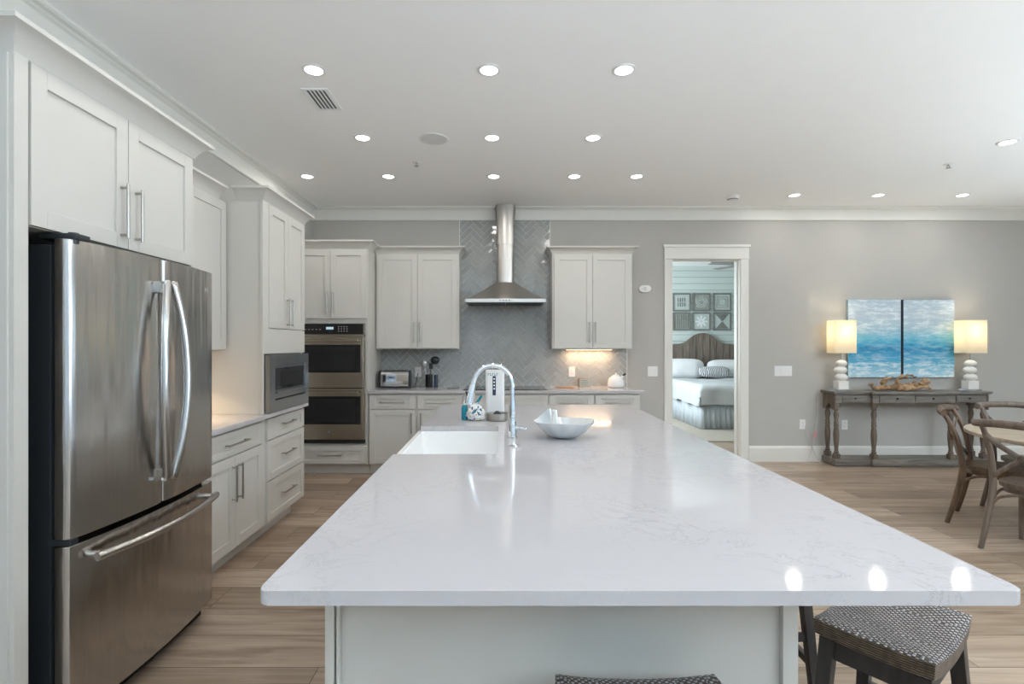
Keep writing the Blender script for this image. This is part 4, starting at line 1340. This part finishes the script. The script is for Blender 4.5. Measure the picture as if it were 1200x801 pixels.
# ------------------------------------------------------------------ console table and what stands on it
CX, CYB = 4.75, 6.165
off = (CX, 6.03, 0)
r = thing('console_table', 'weathered grey console table with turned legs and four drawers under the seascape', 'table', off)
def bfront(o, yb=CYB):   # breakfront outline grown by o
    return [(CX - .885 - o, yb), (CX - .885 - o, 5.935 - o), (CX - .475 - o, 5.935 - o), (CX - .475 - o, 5.895 - o), (CX + .475 + o, 5.895 - o), (CX + .475 + o, 5.935 - o), (CX + .885 + o, 5.935 - o), (CX + .885 + o, yb)]
m = MB(off); m.prism(bfront(.030), .848, .873, 'Z', .004); m.prism(bfront(.018), .838, .848, 'Z', .002); m.build('tabletop', CONSW, r)
m = MB(off); m.prism(bfront(-.006, CYB - .02), .740, .838, 'Z', .002); m.build('apron', CONSW, r)
m = MB(off); m.prism(bfront(.010), .020, .088, 'Z', .004); m.prism(bfront(-.01), .0, .020, 'Z'); m.build('base_shelf', CONSW, r)
for x0, x1, yf in ((-.80, -.52, 5.941), (-.40, -.015, 5.901), (.015, .40, 5.901), (.52, .80, 5.941)):
    m = MB(off); m.box(CX + x0, CX + x1, yf - .010, yf + .01, .752, .828, .003); m.box(CX + x0 + .012, CX + x1 - .012, yf - .013, yf, .764, .816, .002); d = m.build('drawer', CONSW, r)
    m = MB(off); m.lathe([(0, .034), (.008, .033), (.011, .027), (.009, .020), (.004, .016), (.006, .012), (0, .012)], (CX + (x0 + x1) / 2, yf, .792), 14, 'Y'); m.build('knob', KNOBD, d)
def turned(x, y, z0, z1):
    m = MB(off)
    H = z1 - z0
    pf = [(0, 0), (.020, 0), (.026, .02), (.028, .05), (.018, .065), (.024, .08), (.019, .10), (.022, .15), (.029, .30), (.031, .42), (.027, .52), (.021, .58), (.027, .60), (.027, .62), (.020, .64), (.028, .67), (.020, .70), (.022, .76), (.030, .84), (.024, .90), (.019, .93), (.028, .95), (.028, .975), (.020, 1.0), (0, 1.0)]
    m.lathe([(rr, z0 + .055 + hh * (H - .11)) for rr, hh in pf], (x, y, 0), 20)
    m.box(x - .030, x + .030, y - .030, y + .030, z0, z0 + .06, .004); m.box(x - .030, x + .030, y - .030, y + .030, z1 - .055, z1, .004)
    return m.build('leg', CONSL, r)
for x, y in ((-.855, 6.12), (-.855, 5.962), (-.445, 5.925), (.445, 5.925), (.855, 5.962), (.855, 6.12)):
    turned(CX + x, y, .088, .74)
for sx in (-1, 1):
    m = MB(off); m.prism([(5.93, .66), (5.985, .66), (6.0, .70), (6.04, .725), (6.08, .70), (6.10, .66), (6.15, .66), (6.15, .84), (5.93, .84)], CX + sx * .892, CX + sx * .878, 'X'); m.build('side_bracket', CONSL, r)

for x, lab in ((4.0, 'table lamp with stacked white pebbles, standing at the left end of the console'), (5.52, 'table lamp with stacked white pebbles, standing at the right end of the console')):
    y, z = 6.03, .8735
    off = (x, y, z)
    r = thing('table_lamp', lab, 'lamp', off, group='lamps on the console')
    m = MB(off); m.box(x - .085, x + .075, y - .065, y + .065, z, z + .018, .003); m.build('base_plate', PLATEAC, r)
    m = MB(off); m.box(x - .065, x + .055, y - .05, y + .05, z + .018, z + .115, .004); m.build('base_block', STONEW, r)
    zz = z + .115
    for i, (rx, rz_, dx) in enumerate(((.070, .044, .004), (.072, .046, -.006), (.062, .040, .006))):
        m = MB(off); m.ell((x + dx - .005, y, zz + rz_ - .003), rx, rx * .8, rz_, 24, 14); m.build('pebble', STONEW, r); zz += 2 * rz_ - .006
    m = MB(off); m.tube([(x, y, zz - .01), (x, y, 1.44)], .008, 10); m.build('stem', STEEL, r)
    m = MB(off)
    z0, z1, w, d, t = 1.315, 1.70, .125, .078, .003
    lv = []
    for zq, s in ((z0, 0), (z1, 0)):
        lv.append([m.bm.verts.new((x + a * w, y + b * d, zq)) for a, b in ((-1, -1), (1, -1), (1, 1), (-1, 1))])
    for k in range(4): m.bm.faces.new((lv[0][k], lv[0][(k + 1) % 4], lv[1][(k + 1) % 4], lv[1][k]))
    sd = m.build('lamp_shade', SHADE, r, 0)
    so = sd.modifiers.new('thick', 'SOLIDIFY'); so.thickness = .003
    m = MB(off); m.tube([(x - w, y, z1 - .02), (x + w, y, z1 - .02)], .002, 6); m.tube([(x, y - d, z1 - .02), (x, y + d, z1 - .02)], .002, 6); m.build('shade_frame', STEEL, sd)
    m = MB(off); m.ell((x, y, 1.50), .028, .028, .036, 16, 10); m.tube([(x, y, 1.43), (x, y, 1.475)], .014, 10); m.build('bulb', BULBON, r)
    dl = bpy.data.lights.new('lamp_glow', 'POINT'); dl.energy, dl.color, dl.shadow_soft_size = 4.6, (1, .84, .60), .05
    o = bpy.data.objects.new('lamp_glow', dl); o.location = (x, y, 1.555); COL.objects.link(o)

for x0, x1, sd, lab in ((4.168, 4.800, 1.0, 'left half of the blue seascape canvas pair, beside the left lamp'), (4.832, 5.445, 4.3, 'right half of the blue seascape canvas pair, beside the right lamp')):
    off = ((x0 + x1) / 2, W_BACK, 1.02)
    r = thing('canvas_painting', lab, 'painting', off, group='seascape canvases')
    m = MB(off); m.box(x0, x1, W_BACK - .040, W_BACK - .001, 1.02, 1.955, .002); m.build('stretcher', mat('canvas_edge', lin(150, 172, 184) if sd < 2 else lin(58, 80, 92), .8), r)  # left edge painted pale as if lamp-lit, right edge dark for the gap's shade
    m = MB(off); m.box(x0 + .001, x1 - .001, W_BACK - .0415, W_BACK - .040, 1.022, 1.953); m.build('painted_face', seascape('seascape_paint', sd), r)

off = (4.65, 6.0, .874)
m = MB(off)
rng = random.Random(5)
def wig(p0, p1, r0, r1, n=9, amp=.022):
    p0, p1 = Vector(p0), Vector(p1)
    pts = [p0.lerp(p1, i / (n - 1)) + (Vector((0, 0, 0)) if i in (0, n - 1) else Vector((rng.uniform(-amp, amp), rng.uniform(-amp, amp) * .6, rng.uniform(-amp, amp)))) for i in range(n)]
    pts = crv(pts, 3)
    rs = [(r0 + (r1 - r0) * i / (len(pts) - 1)) * (1 + .28 * math.sin(i * 1.3 + r0 * 400)) for i in range(len(pts))]
    for p, q_ in zip(pts, rs): p.z = max(p.z, .8745 + q_)
    m.tube(pts, rs, 10, .85)
b = .874
wig((4.30, 6.0, b + .065), (4.42, 6.0, b + .02), .012, .020); wig((4.42, 6.0, b + .02), (4.75, 6.0, b + .045), .026, .036, 11, .016)
wig((4.75, 6.0, b + .05), (4.99, 5.99, b + .11), .036, .022); wig((4.44, 6.01, b + .03), (4.53, 6.02, b + .155), .022, .012); wig((4.46, 5.99, b + .10), (4.56, 5.97, b + .165), .016, .010)
wig((4.62, 6.01, b + .03), (4.71, 6.02, b + .195), .028, .014); wig((4.69, 6.02, b + .17), (4.86, 6.0, b + .165), .012, .009); wig((4.70, 5.97, b + .03), (4.95, 5.96, b + .03), .028, .020)
wig((4.88, 5.98, b + .08), (4.99, 5.95, b + .02), .024, .014); wig((4.60, 5.96, b + .02), (4.74, 5.93, b + .025), .022, .018); wig((4.93, 6.0, b + .12), (5.0, 6.01, b + .16), .014, .008)
tag(m.build('driftwood', DRIFT, None, 60), 'gnarled brown driftwood branch lying on the console between the lamps', 'driftwood')
m = MB((3.72, 6.14, 0))
m.tube(crv([(3.826, 6.188, .88), (3.815, 6.18, .80), (3.79, 6.15, .52), (3.745, 6.14, .30), (3.70, 6.13, .12), (3.63, 6.10, .010), (3.69, 6.05, .007), (3.78, 6.08, .007), (3.76, 6.14, .10), (3.70, 6.165, .28), (3.655, 6.178, .43)], 8), .003, 6)
c = m.build('lamp_cord', CORD)
tag(c, 'thin clear lamp cord trailing from the console to the low outlet', 'cord')
m = MB((3.72, 6.14, 0)); m.obox((3.757, 6.14, .335), (.012, 0, -.004), (0, .008, 0), (.012, 0, .04), .004); m.build('inline_switch', PINK, c)

# ------------------------------------------------------------------ dining table and bentwood chairs
TXC, TYC = 4.31, 3.65
off = (TXC, TYC, 0)
r = thing('dining_table', 'round light oak dining table at the right edge with chairs round it', 'table', off)
m = MB(off); m.lathe([(0, .715), (.735, .715), (.755, .720), (.760, .732), (.757, .745), (.748, .750), (0, .750)], off, 96); m.build('tabletop', TABLEW, r)
m = MB(off); m.lathe([(0, .06), (.16, .06), (.17, .09), (.10, .13), (.075, .20), (.10, .34), (.105, .42), (.07, .52), (.06, .60), (.09, .66), (.22, .70), (.22, .715), (0, .715)], off, 32); m.build('pedestal', TABLEW, r)
for k in range(4):
    a = PI / 4 + k * PI / 2
    m = MB(off); m.tube(crv([(TXC + math.cos(a) * q, TYC + math.sin(a) * q, z) for q, z in ((.08, .12), (.20, .11), (.30, .07), (.36, .035))], 5), [.05, .045, .038, .034], 12, .8); m.build('foot', TABLEW, r)

def make_chair(label, wm):
    r = thing('dining_chair', label, 'chair', group='bentwood chairs round the table')
    m = MB(); pl = []
    for a in range(48):
        t = 2 * PI * a / 48
        cx_, sy_ = math.cos(t), math.sin(t)
        e = 2 / 3.2
        x = math.copysign(abs(cx_) ** e, cx_) * (.205 + .022 * sy_); y = math.copysign(abs(sy_) ** e, sy_) * .20
        pl.append((x, y))
    m.prism(pl, .438, .468, 'Z', .010); m.build('seat', wm, r)
    m = MB(); m.prism([(x * .90, y * .90) for x, y in pl], .400, .438, 'Z', .003); m.build('seat_frame', wm, r)
    for s in (-1, 1):
        m = MB(); m.tube(crv([(s * .215, -.275, .0), (s * .205, -.235, .16), (s * .190, -.195, .36), (s * .186, -.188, .48), (s * .188, -.215, .66), (s * .196, -.265, .80), (s * .202, -.305, .875)], 6), [.016, .019, .021, .021, .019, .017, .016], 12); m.build('leg', wm, r)
        m = MB(); m.tube(crv([(s * .195, .205, .0), (s * .185, .185, .22), (s * .175, .165, .42)], 6), [.015, .018, .021], 12); m.build('leg', wm, r)
    m = MB(); m.tube(crv([(-.245, -.285, .872), (-.20, -.312, .876), (-.10, -.335, .884), (0, -.343, .886), (.10, -.335, .884), (.20, -.312, .876), (.245, -.285, .872)], 6), .0235, 12, 1.15, up=(0, 0, 1)); m.build('top_rail', wm, r)
    for s in (-1, 1):
        m = MB(); m.tube(crv([(s * .196, -.268, .80), (s * .12, -.275, .735), (0, -.270 - .006 * s, .655), (-s * .11, -.232, .565), (-s * .185, -.195, .50)], 6), .017, 10, .42, up=(0, -1, .3)); m.build('cross_brace', wm, r)
    m = MB(); m.lathe([(.020, -.012), (.030, -.010), (.030, .010), (.020, .012)], (0, -.27, .655), 18, 'Y', loop=True); m.build('brace_ring', wm, r)
    for s in (-1, 1):
        m = MB(); m.tube(crv([(s * .196, -.205, .29), (s * .190, -.16, .36), (s * .184, -.09, .395), (s * .180, 0, .402), (s * .178, .08, .395), (s * .178, .145, .36), (s * .182, .178, .28)], 6), .010, 10); m.build('arch_brace', wm, r)
    m = MB(); m.tube(crv([(-.182, .178, .28), (-.145, .172, .36), (-.07, .168, .395), (0, .166, .402), (.07, .168, .395), (.145, .172, .36), (.182, .178, .28)], 6), .010, 10); m.build('arch_brace', wm, r)
    m = MB(); m.tube(crv([(-.196, -.205, .29), (-.15, -.200, .36), (-.07, -.196, .395), (0, -.194, .402), (.07, -.196, .395), (.15, -.200, .36), (.196, -.205, .29)], 6), .010, 10); m.build('arch_brace', wm, r)
    return r
ca_ = make_chair('brown bentwood cross-back chair pulled out on the far left side of the dining table', CHAIRW)
ca_.location = (3.88, 4.0, 0); ca_.rotation_euler = (0, 0, math.radians(-139.5))
cb_ = make_chair('greyish bentwood cross-back chair nearest the island, its back to the viewer', CHAIRG)
cb_.location = (3.66, 3.46, 0); cb_.rotation_euler = (0, 0, math.radians(-67.5))
dup(cb_, (4.40, 4.20, 0), math.radians(174), 'greyish bentwood cross-back chair behind the dining table, in front of the console right end')

# ------------------------------------------------------------------ counter stools
def make_stool(label):
    r = thing('counter_stool', label, 'stool', group='woven saddle stools at the island')
    m = MB(); NX, NY = 24, 18
    W, D, T = .205, .150, .062
    def edge(u):
        return math.copysign(1 - (1 - abs(u)) ** 1, u)
    top, bot = [], []
    for i in range(NX + 1):
        u = -1 + 2 * i / NX
        ra, rb = [], []
        for j in range(NY + 1):
            v = -1 + 2 * j / NY
            # squarish outline with rounded corners and edges
            cr = 1 - .05 * (u * u * v * v)
            x, y = u * W * cr, v * D * cr
            zz = .592 + .018 * u * u
            lip = max(abs(u) ** 14, abs(v) ** 12)
            ra.append(m.bm.verts.new((x, y, zz - .009 * lip))); rb.append(m.bm.verts.new((x * .97, y * .97, zz - T + .008 * lip)))
        top.append(ra); bot.append(rb)
    for i in range(NX):
        for j in range(NY):
            m.bm.faces.new((top[i][j], top[i + 1][j], top[i + 1][j + 1], top[i][j + 1])); m.bm.faces.new((bot[i][j], bot[i][j + 1], bot[i + 1][j + 1], bot[i + 1][j]))
    m.bm.normal_update()
    for i in range(NX):
        m.bm.faces.new((top[i][0], bot[i][0], bot[i + 1][0], top[i + 1][0])); m.bm.faces.new((top[i][NY], top[i + 1][NY], bot[i + 1][NY], bot[i][NY]))
    for j in range(NY):
        m.bm.faces.new((top[0][j], top[0][j + 1], bot[0][j + 1], bot[0][j])); m.bm.faces.new((top[NX][j], bot[NX][j], bot[NX][j + 1], top[NX][j + 1]))
    m.bm.normal_update()
    for f in m.bm.faces:
        if abs(f.normal.z) < .5 and abs(f.calc_center_median().z - .565) < .03: f.material_index = 1
    m.build('seat', [WEAVE, WEAVES], r, 60)
    for sx in (-1, 1):
        for sy in (-1, 1):
            m = MB(); m.bar((sx * .160, sy * .112, .545), (sx * .200, sy * .148, 0), .040, .032, side=(0, 1, 0), bev=.003); m.build('leg', STOOLW, r)
    for sy in (-1, 1):
        m = MB(); m.bar((-.160, sy * .112, .515), (.160, sy * .112, .515), .022, .022, .055, .055, side=(0, 0, 1)); m.build('apron', STOOLW, r)
        m = MB(); m.bar((-.188, sy * .136, .16), (.188, sy * .136, .16), .022, .022, .030, .030, side=(0, 0, 1)); m.build('stretcher', STOOLW, r)
    for sx in (-1, 1):
        m = MB(); m.bar((sx * .160, -.112, .515), (sx * .160, .112, .515), .022, .022, .055, .055, side=(0, 0, 1)); m.build('apron', STOOLW, r)
        m = MB(); m.bar((sx * .181, -.132, .26), (sx * .181, .132, .26), .022, .022, .030, .030, side=(0, 0, 1)); m.build('stretcher', STOOLW, r)
    return r
s1 = make_stool('woven saddle stool turned at an angle under the right front corner of the island')
s1.location = (1.166, 1.527, 0); s1.rotation_euler = (0, 0, math.radians(37.4))
dup(s1, (.327, 1.118, 0), 0.0, 'woven saddle stool at the bottom edge, in front of the island end')
dup(s1, (1.08, 2.2, 0), math.radians(90), 'woven saddle stool under the right overhang, behind the angled one')

# ------------------------------------------------------------------ the bedroom through the doorway
BRX0, BRX1, BRY = 1.2, 6.5, 10.8
m = MB(); m.box(BRX0, BRX1, BRY, BRY + .12, 0, CEIL); struct('wall_bedroom_back', m, SHIP)
m = MB(); m.box(BRX0 - .12, BRX0, W_BACK + WT, BRY + .12, 0, CEIL); struct('wall_bedroom_left', m, SHIP)
m = MB(); m.box(BRX1, BRX1 + .12, W_BACK + WT, BRY + .12, 0, CEIL); struct('wall_bedroom_right', m, SHIP)
m = MB(); m.box(2.6, 6.3, 7.45, 10.78, .0005, .012, .004); tag(m.build('area_rug', RUGM), 'beige rug under the bed in the bedroom', 'rug')
bx, by0, by1 = 4.2, 8.5, 10.62
off = (bx, 9.6, .012)
r = thing('bed', 'bed with scalloped grey plank headboard seen through the doorway', 'bed', off)
def hbz(u):   # headboard outline
    a = abs(u) * .99
    if a < .30: return 1.66 - .14 * (a / .30) ** 2
    if a < .50: return 1.52 - .085 * math.sin((a - .30) / .20 * PI / 2)
    return 1.435 - .02 * (a - .50) - .16 * max(0, (a - .56) / .43) ** 1.6
hp = [(bx - .99, .25)] + [(bx + .99 * (-1 + 2 * i / 60), hbz(-1 + 2 * i / 60)) for i in range(61)] + [(bx + .99, .25)]
m = MB(off); m.prism(hp, by1 + .06, by1 + .11, 'Y', .006); hb_ = m.build('headboard', HEADW, r)
m = MB(off)
for i in range(1, 14):
    x = bx - .99 + i * 1.98 / 14
    m.box(x - .003, x + .003, by1 + .0585, by1 + .062, .3, hbz((x - bx) / .99) - .015)
m.build('plank_joints', DARKGAP, hb_)
m = MB(off); m.box(bx - .87, bx + .87, by0 + .03, by1 + .04, .34, .66, .05); m.build('mattress', BEDW, r)
m = MB(off)
for x in (-.84, .84):
    for y in (by0 + .07, by1 - .02): m.box(bx + x - .03, bx + x + .03, y - .03, y + .03, .013, .34)
m.box(bx - .86, bx + .86, by0 + .04, by1 + .04, .28, .34); m.build('bed_frame', HEADW, r)
def skirt(path, nper):
    pts = []
    L = 0
    for (x0, y0), (x1, y1) in zip(path, path[1:]):
        d = Vector((x1 - x0, y1 - y0)); ln = d.length; n = max(4, int(ln / .012))
        nn = Vector((d.y, -d.x)) / ln
        for i in range(n):
            s = L + ln * i / n
            w = .012 * math.sin(s * 2 * PI / .085) + .008 * math.sin(s * 2 * PI / .21 + 1)
            pts.append((Vector((x0, y0)) + d * (i / n), nn, w))
        L += ln
    m = MB(off)
    t_, b_ = [], []
    for p, n_, w in pts:
        a = p + n_ * (w * .25); c = p + n_ * (w * 1.4 + .012)
        t_.append(m.bm.verts.new((a.x, a.y, .46))); b_.append(m.bm.verts.new((c.x, c.y, .016)))
    for i in range(len(pts) - 1): m.bm.faces.new((t_[i], b_[i], b_[i + 1], t_[i + 1]))
    o = m.build('bed_skirt', SKIRTM, r, 60)
    o.modifiers.new('thick', 'SOLIDIFY').thickness = .004
skirt([(bx - .885, by1), (bx - .885, by0 + .015), (bx + .885, by0 + .015), (bx + .885, by1)], .1)
off = (bx, 9.45, .67)
m = MB(off)
NX, NY = 60, 70
g = []
for i in range(NX + 1):
    row = []
    s = -1.32 + 2.64 * i / NX
    for j in range(NY + 1):
        t = -.32 + (by1 - .35 - by0 + .32) * j / NY      # negative hangs over the foot
        w = .925; rr = .09
        def drape(d, lim):
            """arc-length d past the edge bends down"""
            if d <= 0: return 0.0, 0.0
            if d < rr * PI / 2: a = d / rr; return rr * math.sin(a), rr * (1 - math.cos(a))
            return rr, rr + (d - rr * PI / 2)
        ox, dz1 = drape(abs(s) - (w - rr), 1); oy, dz2 = drape(-t + .06, 1)
        x = bx + math.copysign(min(abs(s), w - rr) + ox, s)
        y = by0 + max(t, .06) - oy
        dz = max(dz1, dz2)
        hang = min(1, dz / .1)
        nzv = noise.noise(Vector((s * 3.2, t * 3.2, 1.7))) * .022 + noise.noise(Vector((s * 9, t * 7, 4))) * .009
        z = .745 - dz + nzv * (1 - hang * .6)
        if hang > .3:
            if dz1 > dz2: x += math.copysign(.012 + .018 * math.sin(t * 14 + 2 * noise.noise(Vector((t, 0, 0)))) * hang, s)
            else: y -= .012 + .014 * math.sin(s * 13) * hang
        row.append(m.bm.verts.new((x, y, max(z, .40 + .03 * noise.noise(Vector((s * 4, t * 4, 9)))))))
    g.append(row)
for i in range(NX):
    for j in range(NY): m.bm.faces.new((g[i][j], g[i + 1][j], g[i + 1][j + 1], g[i][j + 1]))
dv = m.build('duvet', DUVETM, None, 180)
so = dv.modifiers.new('thick', 'SOLIDIFY'); so.thickness = .03; so.offset = -1
tag(dv, 'pale grey duvet spread over the bed', 'duvet')
def pillow(name, c, w, h, t, m_, lab, tilt, grp):
    off = (c[0], c[1], c[2] - h / 2)
    m = MB(off); bmesh.ops.create_icosphere(m.bm, subdivisions=5, radius=1)
    for v in m.bm.verts:
        x, y, z = v.co
        e = .5
        X = math.copysign(abs(x) ** e, x); Z = math.copysign(abs(z) ** e, z)
        k = (1 - abs(X) ** 4 * .5) * (1 - abs(Z) ** 4 * .5)
        p = Vector((X * w / 2, y * t / 2 * k, Z * h / 2 * (1 - .06 * X * X)))
        p.y += noise.noise(p * 7) * .012
        p = Matrix.Rotation(tilt, 3, 'X') @ p
        v.co = Vector(c) + p
    tag(m.build(name, m_, None, 180), lab, 'pillow', grp)
pillow('pillow', (bx - .50, 10.44, .93), .86, .42, .20, BEDW, 'large white pillow at the left of the bed against the headboard', -.28, 'white bed pillows')
pillow('pillow', (bx + .42, 10.44, .92), .86, .40, .20, BEDW, 'large white pillow at the right of the bed against the headboard', -.28, 'white bed pillows')
pillow('lumbar_pillow', (bx + .05, 10.22, .875), .62, .24, .14, PILP, 'small grey patterned lumbar pillow in front of the white pillows', -.5, None)
k = 0
plabs = ['upper left carved wall panel over the bed, with vertical bars', 'upper middle carved wall panel over the bed, dark and swirling', 'upper right carved wall panel over the bed, plain pale centre',
         'lower left carved wall panel over the bed, striped', 'lower middle carved wall panel over the bed, pale flower', 'lower right carved wall panel over the bed, hourglass shape']
for zc in (2.31, 1.905):
    for xc in (3.785, 4.205, 4.64):
        off = (xc, BRY, zc)
        r = thing('wall_panel', plabs[k], 'wall art', off, group='carved panels over the bed')
        h = .19
        m = MB(off)
        for a, b, c, d in ((-h, -h + .03, -h, h), (h - .03, h, -h, h), (-h + .03, h - .03, -h, -h + .03), (-h + .03, h - .03, h - .03, h)): m.box(xc + a, xc + b, BRY - .035, BRY, zc + c, zc + d, .003)
        m.build('frame', TINF, r)
        m = MB(off); m.box(xc - h + .03, xc + h - .03, BRY - .018, BRY, zc - h + .03, zc + h - .03); pn = m.build('panel', (TINL, TIND, TINL, TIND, TINL, TINL)[k], r)
        m = MB(off); q = h - .04
        if k == 0:
            for i in range(4):
                for j in range(2): m.box(xc - .085 + i * .048, xc - .065 + i * .048, BRY - .026, BRY - .017, zc - .095 + j * .1, zc - .01 + j * .1, .002)
        elif k == 1:
            for i in range(5): m.tube(crv([(xc + .13 * math.cos(a + i * 1.256) * (1 - a / 4), BRY - .022, zc + .13 * math.sin(a + i * 1.256) * (1 - a / 4)) for a in (0, .7, 1.4, 2.1, 2.8)], 4), .009, 8)
        elif k == 2:
            for w_ in (.11, .07): 
                for s in (-1, 1): m.box(xc + s * w_ - .006, xc + s * w_ + .006, BRY - .024, BRY - .017, zc - w_, zc + w_); m.box(xc - w_, xc + w_, BRY - .024, BRY - .017, zc + s * w_ - .006, zc + s * w_ + .006)
        elif k == 3:
            for i in range(7): m.box(xc - .135 + i * .045 - .008, xc - .135 + i * .045 + .008, BRY - .025, BRY - .017, zc - q + .01, zc + q - .01, .002)
        elif k == 4:
            for i in range(8): m.obox((xc + .07 * math.cos(i * PI / 4), BRY - .02, zc + .07 * math.sin(i * PI / 4)), (.055 * math.cos(i * PI / 4), 0, .055 * math.sin(i * PI / 4)), (0, .006, 0), (-.018 * math.sin(i * PI / 4), 0, .018 * math.cos(i * PI / 4)), .004)
        else:
            for s in (-1, 1): m.prism([(xc, zc), (xc + q * .9, zc + s * q), (xc - q * .9, zc + s * q)][::s], BRY - .026, BRY - .017, 'Y')
        m.build('relief', (TINF, TINL, TIND, TINF, BEDW, TINF)[k], pn)
        k += 1
off = (4.25, 8.9, CEIL)
r = thing('ceiling_fan', 'ceiling fan in the bedroom, one blade showing at the top of the doorway', 'fan', off)
m = MB(off); m.lathe([(0, 0), (.07, 0), (.06, -.04), (.015, -.05), (.015, -.17), (.09, -.19), (.11, -.22), (.10, -.28), (.05, -.31), (0, -.315)], off, 28); m.build('motor', STEEL, r)
for i in range(5):
    a = PI + .12 + i * 2 * PI / 5
    u, v = Vector((math.cos(a), math.sin(a), 0)), Vector((-math.sin(a), math.cos(a), 0))
    m = MB(off); m.obox(Vector((4.25, 8.9, CEIL - .25)) + u * .38, u * .29, v * .06 + Vector((0, 0, .012)), Vector((0, 0, .004)), .003); bl = m.build('blade', GREYP, r)
    m = MB(off); m.obox(Vector((4.25, 8.9, CEIL - .247)) + u * .12, u * .05, v * .02, Vector((0, 0, .005)), .002); m.build('blade_bracket', STEEL, bl)
